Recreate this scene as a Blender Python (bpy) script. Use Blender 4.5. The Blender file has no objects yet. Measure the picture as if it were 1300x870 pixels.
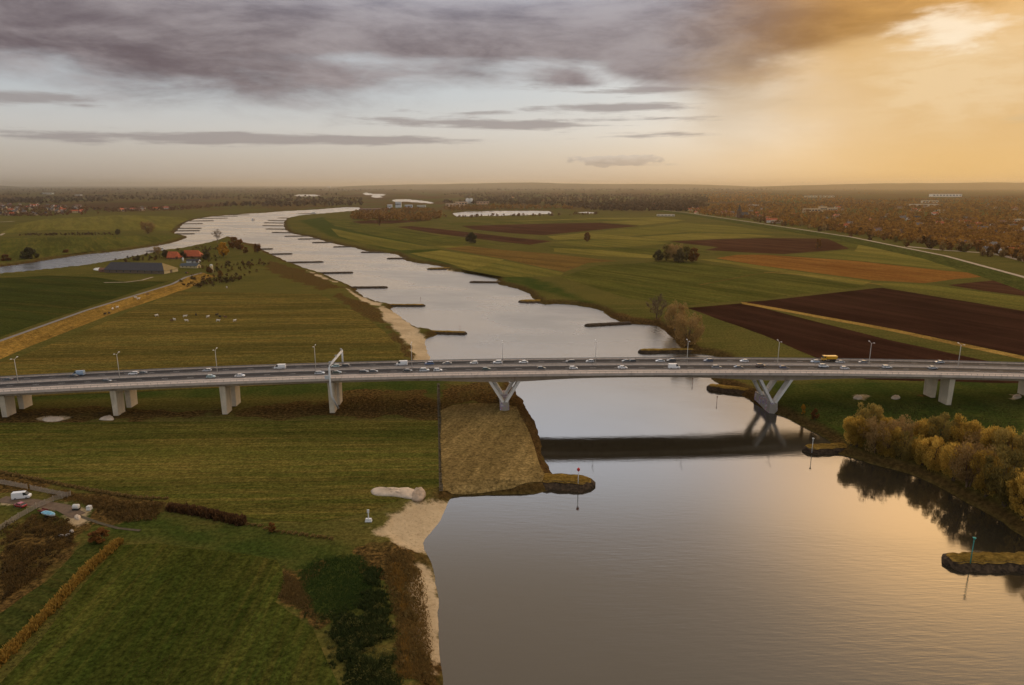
import bpy, bmesh, math, random
import numpy as np

# ------------------------------------------------------------------ camera
# photo pixel grid 1300x870, pinhole focal length 867 px, eye 105 m above the flood plain
FPX, HC, TH = 867.0, 105.0, math.atan(200 / 867.0)
WATER = -3.0
sc = bpy.context.scene
C = sc.collection
cam_d = bpy.data.cameras.new('camera')
cam_d.sensor_width = 36.0
cam_d.lens = 36.0 * FPX / 1300.0
cam_d.clip_start = 1.0
cam_d.clip_end = 400000.0
cam = bpy.data.objects.new('camera', cam_d)
cam.location = (0, 0, HC)
cam.rotation_euler = (math.pi / 2 - TH, 0, 0)
C.objects.link(cam)
sc.camera = cam

SUN_AZ, SUN_EL = math.radians(33), math.radians(22)
sc.view_settings.view_transform = 'Standard'
sc.view_settings.look = 'None'
sc.view_settings.gamma = 1.0
sc.view_settings.exposure = 0.0
sc.view_settings.use_curve_mapping = False
sc.cycles.use_denoising = True
sc.cycles.volume_bounces = 0
sc.cycles.max_bounces = 6
sc.cycles.diffuse_bounces = 2
sc.cycles.glossy_bounces = 3
sc.cycles.transmission_bounces = 2
sc.cycles.transparent_max_bounces = 12
sc.cycles.use_fast_gi = False
sc.cycles.caustics_reflective = False
sc.cycles.caustics_refractive = False

# ------------------------------------------------------------------ node helper
class NT:
    def __init__(s, tree):
        s.t = tree; s.n = tree.nodes; s.l = tree.links
        s.n.clear()
    def node(s, kind, **kw):
        nd = s.n.new(kind)
        for k, v in kw.items():
            setattr(nd, k, v)
        return nd
    def put(s, sock, v):
        if v is None: return
        if hasattr(v, 'is_output') or isinstance(v, bpy.types.NodeSocket):
            s.l.new(v, sock)
        else:
            if sock.type == 'RGBA' and hasattr(v, '__len__') and len(v) == 3: v = (*v, 1)
            sock.default_value = v
    def math(s, op, a, b=None, c=None, clamp=False):
        nd = s.node('ShaderNodeMath', operation=op, use_clamp=clamp)
        s.put(nd.inputs[0], a); s.put(nd.inputs[1], b); s.put(nd.inputs[2], c)
        return nd.outputs[0]
    def add(s, a, b): return s.math('ADD', a, b)
    def mul(s, a, b): return s.math('MULTIPLY', a, b)
    def sub(s, a, b): return s.math('SUBTRACT', a, b)
    def mix(s, f, a, b, blend='MIX'):
        nd = s.node('ShaderNodeMix', data_type='RGBA', blend_type=blend)
        s.put(nd.inputs[0], f); s.put(nd.inputs[6], a); s.put(nd.inputs[7], b)
        return nd.outputs[2]
    def step(s, v, lo, hi):
        nd = s.node('ShaderNodeMapRange', interpolation_type='SMOOTHSTEP')
        s.put(nd.inputs[0], v); nd.inputs[1].default_value = lo; nd.inputs[2].default_value = hi
        return nd.outputs[0]
    def noise(s, vec, scale, detail=4, rough=0.55, dist=0.0):
        nd = s.node('ShaderNodeTexNoise')
        s.put(nd.inputs['Vector'], vec); nd.inputs['Scale'].default_value = scale
        nd.inputs['Detail'].default_value = detail; nd.inputs['Roughness'].default_value = rough
        nd.inputs['Distortion'].default_value = dist
        return nd.outputs[0]
    def mapping(s, vec, rot=0.0, scale=(1, 1, 1), loc=(0, 0, 0)):
        if rot:
            vr = s.node('ShaderNodeVectorRotate', rotation_type='Z_AXIS'); s.put(vr.inputs['Vector'], vec); vr.inputs['Angle'].default_value = rot; vec = vr.outputs[0]
        nd = s.node('ShaderNodeMapping')
        s.put(nd.inputs[0], vec); nd.inputs[1].default_value = loc
        nd.inputs[3].default_value = scale
        return nd.outputs[0]
    def ramp(s, f, stops):
        nd = s.node('ShaderNodeValToRGB')
        s.put(nd.inputs[0], f)
        el = nd.color_ramp.elements
        while len(el) < len(stops): el.new(0.5)
        for e, (p, c) in zip(el, stops):
            e.position = p; e.color = (*c, 1)
        return nd.outputs[0]
    def xyz(s, x, y, z):
        nd = s.node('ShaderNodeCombineXYZ')
        s.put(nd.inputs[0], x); s.put(nd.inputs[1], y); s.put(nd.inputs[2], z)
        return nd.outputs[0]

# ------------------------------------------------------------------ world: sky with cloud bank
world = bpy.data.worlds.new('World'); sc.world = world; world.use_nodes = True
world.cycles.sampling_method = 'MANUAL'; world.cycles.sample_map_resolution = 384
w = NT(world.node_tree)
gen = w.node('ShaderNodeTexCoord').outputs['Generated']
sep = w.node('ShaderNodeSeparateXYZ'); w.put(sep.inputs[0], gen)
dx, dy, dz = sep.outputs
DEG = 180 / math.pi
el0 = w.mul(w.math('ARCSINE', dz), DEG)
az0 = w.mul(w.math('ARCTAN2', dx, dy), DEG)
# irregular edges: the coordinates of the cloud masses are warped by noise
wv = w.xyz(w.mul(az0, 0.045), w.mul(el0, 0.16), 3.7)
wn1 = w.noise(wv, 1.0, 5, 0.6)
wn2 = w.noise(w.xyz(w.mul(az0, 0.05), w.mul(el0, 0.18), 11.3), 1.0, 5, 0.6)
az = w.add(az0, w.mul(w.sub(wn1, 0.5), 16.0))
el = w.add(el0, w.mul(w.sub(wn2, 0.5), 3.6))
def gauss(a, e, sa, se, wt, aa=None, ee=None):
    u = w.mul(w.sub(aa or az, a), 1 / sa); v = w.mul(w.sub(ee or el, e), 1 / se)
    q = w.add(w.mul(u, u), w.mul(v, v))
    return w.mul(w.math('POWER', 2.71828, w.mul(q, -1.0)), wt)
def total(items):
    r = items[0]
    for i in items[1:]: r = w.add(r, i)
    return r
fine = w.noise(w.xyz(w.mul(az0, 0.11), w.mul(el0, 0.40), 1.9), 1.0, 8, 0.62, 0.35)
finer = w.noise(w.xyz(w.mul(az0, 0.30), w.mul(el0, 1.05), 4.2), 1.0, 6, 0.62, 0.3)
heavy = total([gauss(-31, 12.0, 15, 5.0, 1.1), gauss(-15, 8.6, 9, 3.2, .62), gauss(-14, 13.4, 12, 2.3, .8),
               gauss(-3, 11.2, 9, 2.3, 0.85), gauss(9, 12.0, 8, 2.4, 0.85), gauss(20, 12.8, 9, 3.0, 1.2), gauss(31, 13.6, 9, 2.4, 1.15), gauss(15, 9.0, 6, 2.2, 0.75), gauss(4.0, 8.3, 2.6, 0.7, 0.55),
               gauss(-60, 11, 14, 4, 0.7), gauss(62, 13, 14, 4, 0.6)])
heavy = w.sub(heavy, gauss(-12.5, 9.3, 5.0, 0.75, 0.55, az0, el0))
hv = w.add(heavy, w.add(w.mul(w.sub(fine, 0.5), 0.95), w.mul(w.sub(finer, 0.5), 0.28)))
m_heavy = w.step(hv, 0.12, 0.80)
streak_n = w.noise(w.xyz(w.mul(az0, 0.13), w.mul(el0, 1.5), 7.3), 1.0, 7, 0.66, 0.3)
streak = total([gauss(-35, 5.6, 6.5, 0.5, 1.0, az0, el0), gauss(-26, 3.35, 15, 0.6, 0.95, az0, el0), gauss(-1, 4.75, 10, 0.5, 0.95, az0, el0), gauss(-8, 3.5, 9, 0.4, 0.75, az0, el0), gauss(-5, 5.7, 5, .3, .6, az0, el0), gauss(14, 5.0, 4, .3, .7, az0, el0), gauss(12, 7.2, 5, .4, .6, az0, el0),
                gauss(8, 6.0, 7, 0.42, 0.85, az0, el0), gauss(11, 3.9, 6, 0.32, 0.8, az0, el0), gauss(5, 7.4, 8, 1.0, 0.45, az0, el0), gauss(36, 4.2, 7, 0.45, 0.7, az0, el0), gauss(12, 1.6, 9, .25, .5, az0, el0)])
m_streak = w.mul(w.step(w.add(streak, w.add(w.mul(w.sub(streak_n, 0.5), 1.9), w.mul(w.sub(finer, .5), .6))), 0.36, 0.86), 0.80)
# a puff of cumulus low over the horizon: flat base, knobbly top
cum_n = w.noise(w.xyz(w.mul(az0, 0.60), w.mul(el0, 1.6), 5.1), 1.0, 6, 0.62)
cum_d = w.add(gauss(8.4, 1.9, 4.6, 0.55, 1.1, az0, el0), w.mul(w.sub(cum_n, 0.5), 1.5))
m_cum = w.mul(w.step(cum_d, 0.50, 0.72), 0.62)
cum_c = w.mix(w.step(w.sub(el0, w.mul(cum_n, 1.2)), 1.0, 1.75), (.36, .30, .265), (.60, .54, .49))
# broken high cloud over the rest of the dome, laid out on a level layer
pz = w.add(w.math('MAXIMUM', dz, 0.0), 0.10)
high = w.noise(w.xyz(w.math('DIVIDE', dx, pz), w.math('DIVIDE', dy, pz), 2.2), 0.75, 6, 0.58, 0.2)
m_high = w.mul(w.step(high, 0.42, 0.68), w.step(el0, 14.0, 22.0))
clear = w.ramp(w.mul(el0, 1 / 90.0), [(0.0, (.46, .38, .31)), (0.022, (.54, .48, .42)), (0.046, (.60, .58, .56)), (0.075, (.53, .56, .585)),
                                      (0.14, (.56, .60, .64)), (0.18, (.60, .61, .63)), (0.26, (.56, .56, .57)), (0.40, (.47, .465, .475)), (1.0, (.40, .385, .39))])
sky = w.node('ShaderNodeTexSky', sky_type='NISHITA')
sky.sun_disc = False; sky.sun_elevation = SUN_EL; sky.sun_rotation = SUN_AZ
sky.altitude = 100; sky.air_density = 1.0; sky.dust_density = 2.0; sky.ozone_density = 1.0
SKY_STRENGTH = 0.10
nish = w.mix(1.0, sky.outputs[0], (SKY_STRENGTH,) * 3, 'MULTIPLY')
clear = w.mix(0.15, clear, nish)
# warm light round the veiled sun, which stands just above the frame
gw = gauss(34.0, 13.0, 16.5, 15.0, 1.0, az0, el0)
gws = w.step(w.add(gw, w.mul(w.sub(fine, 0.5), 0.25)), 0.12, 0.72)
clear = w.mix(w.mul(gws, 0.95), clear, (.68, .40, .135))
shade = w.noise(w.xyz(w.mul(az0, 0.07), w.mul(el0, 0.27), 8.8), 1.0, 6, 0.6, 0.5)
sh = w.add(w.mul(shade, .75), w.mul(finer, .25))
cl = w.mix(w.step(sh, 0.34, 0.66), (.112, .080, .092), (.33, .285, .29))
cl_gold = w.mix(w.step(sh, 0.34, 0.66), (.27, .115, .012), (.50, .25, .050))
cl = w.mix(gws, cl, cl_gold)
cs = w.mix(w.mul(gws, 0.9), (.30, .265, .262), (.56, .41, .22))
col = w.mix(m_streak, clear, cs)
col = w.mix(m_cum, col, cum_c)
col = w.mix(w.mul(m_high, 0.55), col, (.36, .335, .335))
col = w.mix(w.mul(m_heavy, 0.95), col, cl)
# pale curtain of lit rain under the sun, and the torn bright hole in the cloud
veil = w.add(gauss(27.5, 6.0, 6.5, 3.4, 1.0), gauss(35, 7.0, 6, 3.4, .9))
col = w.mix(w.math('MINIMUM', w.mul(w.mul(veil, w.add(.45, w.mul(w.step(w.add(w.mul(fine, .6), w.mul(finer, .4)), .36, .62), .6))), 0.85), .88), col, (.84, .62, .36))
col = w.mix(w.mul(gauss(17.5, 6.5, 3.2, 3.5, .55), .9), col, (.50, .345, .19))
col = w.mix(w.mul(w.step(w.add(gauss(30.8, 10.0, 2.7, 2.0, 1.05), w.mul(w.sub(finer, 0.5), 1.3)), 0.35, 1.0), 0.75), col, (.98, .86, .68))
low = w.mul(gauss(36.0, 0.0, 17.0, 3.0, .85, az0, el0), 1.0)
col = w.mix(low, col, (.84, .52, .18))
# the clearing over the valley ahead, which the river mirrors
opening = gauss(-2.0, 22.5, 30.0, 5.8, 1.0, az0, el0)
col = w.mix(1.0, col, w.mix(1.0, w.xyz(opening, opening, opening), (.78, 1.06, 1.45), 'MULTIPLY'), 'ADD')
sunlit = gauss(34.0, 24.0, 11.5, 7.0, 1.0, az0, el0)
col = w.mix(1.0, col, w.mix(1.0, w.xyz(sunlit, sunlit, sunlit), (3.6, 1.95, .56), 'MULTIPLY'), 'ADD')
bg = w.node('ShaderNodeBackground'); w.put(bg.inputs[0], col); bg.inputs[1].default_value = 1.0
w.l.new(bg.outputs[0], w.node('ShaderNodeOutputWorld').inputs[0])

# ------------------------------------------------------------------ sun behind thin cloud: weak, broad, golden
sun_d = bpy.data.lights.new('sun', 'SUN')
sun_d.energy = 1.5; sun_d.angle = math.radians(120); sun_d.color = (1.0, 0.64, 0.27)
sun = bpy.data.objects.new('sun', sun_d)
sun.location = (200, 300, 300)
sun.rotation_euler = (-(math.pi / 2 - SUN_EL), 0, -SUN_AZ)
C.objects.link(sun)

# ------------------------------------------------------------------ pixel <-> place
cT, sT = math.cos(TH), math.sin(TH)
def ray(px, py):
    u = (np.asarray(px, float) - 650) / FPX; v = (435 - np.asarray(py, float)) / FPX
    return u, cT + v * sT, -sT + v * cT
def P(px, py, z=0.0):
    u, fy, fz = ray(px, py)
    t = (z - HC) / fz
    return np.array([u * t, fy * t, z + 0 * t])
def proj(p):
    x, y, z = p[0], p[1], p[2] - HC
    d = y * cT - z * sT; h = y * sT + z * cT
    return 650 + FPX * x / d, 435 - FPX * h / d
def mpp(px, py, z=0.0):            # metres for one photo pixel at that place
    p = P(px, py, z); return (p[1] * cT + (HC - p[2]) * sT) / FPX

rng = np.random.default_rng(7)
random.seed(7)
def hash2(ix, iy, seed):
    n = (ix.astype(np.int64) * 374761393 + iy.astype(np.int64) * 668265263 + seed * 1442695041) & 0x7fffffff
    n = ((n ^ (n >> 13)) * 1274126177) & 0x7fffffff
    return ((n ^ (n >> 16)) & 0xffff) / 65535.0
def vnoise(x, y, seed=0):
    x0 = np.floor(x); y0 = np.floor(y); fx = x - x0; fy = y - y0
    fx = fx * fx * (3 - 2 * fx); fy = fy * fy * (3 - 2 * fy)
    a = hash2(x0, y0, seed); b = hash2(x0 + 1, y0, seed); c = hash2(x0, y0 + 1, seed); d = hash2(x0 + 1, y0 + 1, seed)
    return (a * (1 - fx) + b * fx) * (1 - fy) + (c * (1 - fx) + d * fx) * fy
def fbm(x, y, seed=0, o=4):
    r = 0; a = .5
    for i in range(o):
        r = r + a * vnoise(x, y, seed + i); x = x * 2.03; y = y * 2.03; a *= .5
    return r
def inside(px, py, poly):
    r = np.zeros(px.shape, bool); n = len(poly)
    for i in range(n):
        x1, y1 = poly[i]; x2, y2 = poly[(i + 1) % n]
        if y1 == y2: continue
        c = ((y1 > py) != (y2 > py)) & (px < (x2 - x1) * (py - y1) / (y2 - y1) + x1)
        r ^= c
    return r
def segdist(px, py, poly, closed=True):
    d = np.full(px.shape, 1e18); n = len(poly)
    for i in range(n if closed else n - 1):
        x1, y1 = poly[i]; x2, y2 = poly[(i + 1) % n]
        ex, ey = x2 - x1, y2 - y1; L = ex * ex + ey * ey + 1e-9
        t = np.clip(((px - x1) * ex + (py - y1) * ey) / L, 0, 1)
        d = np.minimum(d, (px - x1 - t * ex) ** 2 + (py - y1 - t * ey) ** 2)
    return np.sqrt(d)
def sdf(px, py, poly):             # negative inside
    d = segdist(px, py, poly)
    return np.where(inside(px, py, poly), -d, d)
def W(pts, z=0.0): return [tuple(P(x, y, z)[:2]) for x, y in pts]

# ------------------------------------------------------------------ object helpers
def setp(o, label=None, cat=None, group=None, kind=None):
    if label: o['label'] = label
    if cat: o['category'] = cat
    if group: o['group'] = group
    if kind: o['kind'] = kind
    return o
def mesh_of(name, v, f, mats, smooth=False, idx=None, col=None):
    me = bpy.data.meshes.new(name)
    v = np.asarray(v, float)
    if isinstance(f, np.ndarray):
        n, k = f.shape
        me.vertices.add(len(v)); me.vertices.foreach_set('co', v.ravel())
        me.loops.add(n * k); me.loops.foreach_set('vertex_index', f.ravel().astype(np.int32))
        me.polygons.add(n); me.polygons.foreach_set('loop_start', np.arange(0, n * k, k, dtype=np.int32))
        me.update(calc_edges=True)
    else:
        me.from_pydata(v.tolist(), [], [list(q) for q in f])
    for m in (mats if isinstance(mats, (list, tuple)) else [mats]): me.materials.append(m)
    if idx is not None: me.polygons.foreach_set('material_index', np.asarray(idx, np.int32))
    if col is not None:
        a = me.color_attributes.new('Col', 'FLOAT_COLOR', 'POINT')
        c4 = np.ones((len(v), 4)); c4[:, :col.shape[1]] = col
        a.data.foreach_set('color', c4.ravel())
    me.polygons.foreach_set('use_smooth', np.full(len(me.polygons), smooth))
    me.validate(); me.update()
    return me
def obj(name, me, parent=None):
    o = bpy.data.objects.new(name, me); C.objects.link(o)
    if parent is not None: o.parent = parent
    return o
def empty(name, loc=(0, 0, 0), rz=0.0, sc_=1.0):
    o = bpy.data.objects.new(name, None); C.objects.link(o)
    o.location = tuple(float(q) for q in loc); o.rotation_euler = (0, 0, rz); o.scale = (sc_,) * 3 if np.isscalar(sc_) else sc_
    o.empty_display_size = 0.5
    return o
def copy_tree(o, parent=None):
    c = o.copy(); C.objects.link(c); c.parent = parent
    for ch in list(o.children): copy_tree(ch, c)
    return c

class MB:
    def __init__(s): s.v = []; s.f = []; s.m = []
    def addv(s, vs, fs, m=0):
        b = len(s.v); s.v += [tuple(map(float, q)) for q in vs]; s.f += [[b + i for i in q] for q in fs]; s.m += [m] * len(fs)
    def box(s, x0, x1, y0, y1, z0, z1, m=0):
        s.addv([(x0, y0, z0), (x1, y0, z0), (x1, y1, z0), (x0, y1, z0), (x0, y0, z1), (x1, y0, z1), (x1, y1, z1), (x0, y1, z1)],
               [(3, 2, 1, 0), (4, 5, 6, 7), (0, 1, 5, 4), (1, 2, 6, 5), (2, 3, 7, 6), (3, 0, 4, 7)], m)
    def hexa(s, b, t, m=0):        # bottom ring of 4, top ring of 4
        s.addv(list(b) + list(t), [(3, 2, 1, 0), (4, 5, 6, 7), (0, 1, 5, 4), (1, 2, 6, 5), (2, 3, 7, 6), (3, 0, 4, 7)], m)
    def tube(s, pts, rad, n=6, m=0, cap=True):
        pts = [np.array(p, float) for p in pts]; k = len(pts)
        rad = [rad] * k if np.isscalar(rad) else rad
        vs = []
        for i, p in enumerate(pts):
            d = pts[min(i + 1, k - 1)] - pts[max(i - 1, 0)]; d = d / (np.linalg.norm(d) + 1e-9)
            a = np.cross(d, (0, 0, 1) if abs(d[2]) < .9 else (1, 0, 0)); a /= np.linalg.norm(a); b = np.cross(d, a)
            for j in range(n):
                q = 2 * math.pi * j / n; vs.append(p + rad[i] * (math.cos(q) * a + math.sin(q) * b))
        fs = [(i * n + j, i * n + (j + 1) % n, (i + 1) * n + (j + 1) % n, (i + 1) * n + j) for i in range(k - 1) for j in range(n)]
        if cap: fs += [tuple(range(n)), tuple(range((k - 1) * n, k * n))]
        s.addv(vs, fs, m)
    def loft(s, rings, m=0, cap=True):
        n = len(rings[0]); vs = [q for r in rings for q in r]
        fs = [(i * n + j, i * n + (j + 1) % n, (i + 1) * n + (j + 1) % n, (i + 1) * n + j) for i in range(len(rings) - 1) for j in range(n)]
        if cap: fs += [tuple(range(n))[::-1], tuple(range((len(rings) - 1) * n, len(rings) * n))]
        s.addv(vs, fs, m)
    def mesh(s, name, mats, smooth=False, fixn=True):
        me = mesh_of(name, s.v, s.f, mats, smooth, s.m)
        if fixn:
            bm = bmesh.new(); bm.from_mesh(me); bmesh.ops.recalc_face_normals(bm, faces=bm.faces); bm.to_mesh(me); bm.free()
        return me
    def build(s, name, mats, parent=None, smooth=False): return obj(name, s.mesh(name, mats, smooth), parent)

# ------------------------------------------------------------------ materials
MATS = {}
def base_mat(name):
    m = bpy.data.materials.new(name); m.use_nodes = True
    t = NT(m.node_tree); out = t.node('ShaderNodeOutputMaterial')
    b = t.node('ShaderNodeBsdfPrincipled'); t.l.new(b.outputs[0], out.inputs[0])
    return m, t, b, out
def bump(t, b, h, strength, dist):
    nd = t.node('ShaderNodeBump'); t.put(nd.inputs['Height'], h); nd.inputs['Strength'].default_value = strength
    nd.inputs['Distance'].default_value = dist; t.l.new(nd.outputs[0], b.inputs['Normal'])
def plain(name, col, rough=0.6, metal=0.0, var=0.18, scale=0.8, spec=0.5):
    if name in MATS: return MATS[name]
    m, t, b, o = base_mat(name)
    pos = t.node('ShaderNodeTexCoord').outputs['Object']
    n = t.noise(pos, scale, 5, 0.6)
    c = t.mix(t.step(n, 0.3, 0.7), tuple(q * (1 - var) for q in col), tuple(min(1, q * (1 + var)) for q in col))
    t.put(b.inputs['Base Color'], c); b.inputs['Roughness'].default_value = rough; b.inputs['Metallic'].default_value = metal
    b.inputs['Specular IOR Level'].default_value = spec
    MATS[name] = m; return m
def grass(name, c1, c2, c3, rot=0.0, line=0.5, scale=1.0, dry=(0.20, 0.14, 0.045), dryamt=0.35, lines=0.35, bumpd=0.25, tram=0.0):
    """field surface: broad patches, mown / drilled streaks along one direction, fine tufts"""
    m, t, b, o = base_mat(name)
    pos = t.node('ShaderNodeTexCoord').outputs['Object']
    patch = t.noise(pos, 0.011 * scale, 6, 0.62, 0.4)
    mid = t.noise(pos, 0.07 * scale, 5, 0.6, 0.3)
    st = t.noise(t.mapping(pos, rot, (0.012, 0.42 * line, 1)), 1.0, 5, 0.62)
    st2 = t.noise(t.mapping(pos, rot, (0.05, 1.6 * line, 1)), 1.0, 4, 0.6)
    tuft = t.noise(pos, 0.9, 4, 0.7)
    c = t.mix(t.step(patch, 0.35, 0.66), c1, c2)
    c = t.mix(t.mul(t.step(mid, 0.45, 0.75), 0.55), c, c3)
    c = t.mix(t.mul(t.step(t.add(t.mul(st, 0.6), t.mul(st2, 0.4)), 0.42, 0.64), lines), c, dry)
    c = t.mix(t.mul(t.step(t.add(t.mul(patch, 0.5), t.mul(mid, 0.5)), 0.50, 0.68), dryamt), c, dry)
    far = t.noise(t.mapping(pos, rot, (0.0022, 0.034, 1), (5, 3, 0)), 1.0, 5, 0.65)
    far2 = t.noise(t.mapping(pos, rot, (0.006, 0.11, 1), (1, 8, 0)), 1.0, 4, 0.6)
    c = t.mix(t.mul(t.step(t.add(t.mul(far, .6), t.mul(far2, .4)), 0.44, 0.58), 0.62), c, tuple(q * 0.55 for q in c1))
    c = t.mix(t.mul(t.step(far2, 0.54, 0.66), 0.45), c, dry)
    if tram:
        wv = t.node('ShaderNodeTexWave', wave_type='BANDS', bands_direction='Y'); t.put(wv.inputs[0], t.mapping(pos, rot, (1, 1, 1)))
        wv.inputs['Scale'].default_value = tram; wv.inputs['Distortion'].default_value = 0.6; wv.inputs['Detail'].default_value = 2; wv.inputs['Detail Scale'].default_value = 0.3
        c = t.mix(t.mul(t.mul(t.step(wv.outputs[1], 0.80, 1.0), 0.40), t.step(mid, .40, .60)), c, tuple(q * 0.45 for q in c1))
    spk = t.noise(pos, 0.28, 6, 0.75)
    bright = t.mul(t.add(0.42, t.mul(t.step(tuft, .25, .75), 1.0)), t.add(.72, t.mul(t.step(spk, .3, .7), .52)))
    c = t.mix(1.0, c, t.xyz(t.mul(bright, 1.58), t.mul(bright, 1.50), t.mul(bright, 1.05)), 'MULTIPLY')
    t.put(b.inputs['Base Color'], c); b.inputs['Roughness'].default_value = 1.0; b.inputs['Specular IOR Level'].default_value = 0.0
    bump(t, b, t.add(tuft, t.mul(st2, 0.6)), 0.55, bumpd)
    MATS[name] = m; return m
def soil(name, c1, c2, rot=0.0, freq=0.55):
    m, t, b, o = base_mat(name)
    pos = t.node('ShaderNodeTexCoord').outputs['Object']
    patch = t.noise(pos, 0.012, 6, 0.65, 0.5)
    fur = t.noise(t.mapping(pos, rot, (0.006, freq, 1)), 1.0, 4, 0.6)
    clod = t.step(t.noise(pos, 0.45, 6, 0.78), .28, .72)
    c = t.mix(t.step(patch, 0.40, 0.62), c1, c2)
    pf = t.noise(t.mapping(pos, rot, (0.003, 0.05, 1)), 1.0, 5, .65); c = t.mix(t.mul(t.step(pf, .45, .62), .5), c, tuple(q * 1.7 for q in c2))
    k = t.add(0.55, t.add(t.mul(fur, 0.5), t.mul(clod, 0.4)))
    c = t.mix(1.0, c, t.xyz(k, k, k), 'MULTIPLY')
    t.put(b.inputs['Base Color'], c); b.inputs['Roughness'].default_value = 1.0; b.inputs['Specular IOR Level'].default_value = 0.0
    bump(t, b, t.add(t.mul(fur, 1.0), clod), 0.6, 0.35)
    MATS[name] = m; return m
def leafy(name, c1, c2, trans=0.35):
    """leaf colour from the per-leaf attribute and the tree's own random number"""
    m, t, b, o = base_mat(name)
    at = t.node('ShaderNodeAttribute', attribute_name='Col'); oi = t.node('ShaderNodeObjectInfo')
    s = t.node('ShaderNodeSeparateColor'); t.put(s.inputs[0], at.outputs[0])
    f = t.math('ADD', t.mul(s.outputs[0], 0.75), t.mul(t.sub(oi.outputs['Random'], 0.5), 0.55), clamp=True)
    c = t.mix(f, c1, c2)
    k = t.add(0.65, t.mul(s.outputs[1], 0.7))
    c = t.mix(1.0, c, t.xyz(k, k, k), 'MULTIPLY')
    t.put(b.inputs['Base Color'], c); b.inputs['Roughness'].default_value = 0.8; b.inputs['Specular IOR Level'].default_value = 0.15
    tr = t.node('ShaderNodeBsdfTranslucent'); t.put(tr.inputs[0], c)
    mx = t.node('ShaderNodeMixShader'); mx.inputs[0].default_value = trans
    t.l.new(b.outputs[0], mx.inputs[1]); t.l.new(tr.outputs[0], mx.inputs[2]); t.l.new(mx.outputs[0], o.inputs[0])
    MATS[name] = m; return m

def concrete(name, col, stain=(0.16, 0.12, 0.08), amt=0.5, graffiti=False):
    m, t, b, o = base_mat(name)
    pos = t.node('ShaderNodeTexCoord').outputs['Object']
    n1 = t.noise(pos, 0.25, 6, 0.65, 0.3); n2 = t.noise(t.mapping(pos, 0, (0.35, 0.35, 0.05)), 1.0, 7, 0.7)
    c = t.mix(t.step(n1, 0.3, 0.75), tuple(q * .82 for q in col), col)
    c = t.mix(t.mul(t.step(n2, 0.52, 0.74), amt), c, stain)
    if graffiti:
        g = t.noise(pos, 0.35, 2, 0.4); h = t.noise(t.mapping(pos, 0, (1, 1, 1), (31, 7, 4)), 0.5, 2, 0.5)
        gc = t.ramp(h, [(0.30, (.55, .10, .10)), (0.42, (.75, .75, .78)), (0.52, (.12, .10, .40)), (0.62, (.62, .25, .30)), (0.72, (.7, .7, .7))])
        c = t.mix(t.mul(t.step(g, 0.48, 0.54), 0.6), c, gc)
    t.put(b.inputs['Base Color'], c); b.inputs['Roughness'].default_value = 0.85
    bump(t, b, n1, 0.2, 0.05)
    MATS[name] = m; return m

# ------------------------------------------------------------------ water outlines, traced at the water level
RIVER_PX = [(562, 870), (559, 838), (558, 788), (553, 745), (548, 720), (538, 697), (539, 685), (548, 674), (559, 660), (566, 644), (575, 631), (600, 629), (650, 628), (680, 626), (704, 619),
    (706, 611), (702, 603), (691, 585), (682, 547), (668, 516), (655, 499), (649, 488), (638, 480), (600, 470), (560, 464), (546, 458), (539.5, 440), (540, 430), (556, 425), (548, 420), (531, 417), (508, 402),
    (499, 395), (496, 391), (500, 388), (482, 385), (462, 377), (452, 370), (450, 366), (439, 360), (421, 353), (412, 349), (404, 346), (388, 341), (374, 335.5), (365, 333), (352, 326.5), (343, 322.5),
    (334, 318), (328, 314), (326, 311), (315, 309), (302, 305), (292, 301.5), (288, 300.5), (279, 303.8), (266, 308), (228, 316), (208, 318.5), (185, 323), (152, 330), (101, 339), (51, 344), (0, 349), (-120, 358), (-420, 378),
    (-420, 356), (-120, 346), (0, 339), (51, 331.7), (101, 324), (152, 319), (188, 314), (216, 309), (237, 301.7), (232, 299), (222, 296.5), (224, 293.5), (227, 290.5), (230, 287), (234, 283), (246, 279),
    (262, 276), (280, 274), (300, 272.6), (320, 271), (335, 270.5), (353, 268.7), (373, 267.7), (404, 266), (434, 263.6), (452, 263.2), (457, 264), (456, 266.5), (447, 268), (404, 272), (381, 273.8),
    (366, 277), (361, 282), (361, 288), (364, 293), (372, 297), (390, 300), (404, 303.5), (419, 308), (432, 311), (442, 313), (454, 316), (466, 319), (485, 321.5), (498, 322), (509, 325.3), (513, 329.6),
    (524, 333), (543, 335.5), (564, 339.3), (571, 344), (599, 347), (624.6, 352), (631, 355), (630, 359), (640, 363), (655, 366), (671, 373), (681, 383), (690, 387), (701, 386), (726, 387), (757, 392.6), (772, 400),
    (785, 408), (800, 411.5), (823, 412.4), (840, 416.7), (856, 430.6), (863, 439), (868, 446), (884, 449), (913, 453), (922, 462), (910, 472), (902, 481), (912, 487), (922, 492), (937, 498.7), (952, 508.8), (967, 518), (980, 524), (996, 529),
    (1021, 543), (1045, 556), (1058, 565), (1066, 577), (1079, 580), (1112, 590), (1140, 598), (1165, 606), (1198, 622), (1224, 636), (1247, 648), (1275, 665), (1300, 682), (1345, 700), (1420, 705), (1470, 715), (1440, 726), (1360, 731), (1420, 760), (1500, 830), (1560, 900), (1500, 1150), (1100, 1500), (600, 1500), (585, 1150), (568, 930)]
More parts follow.
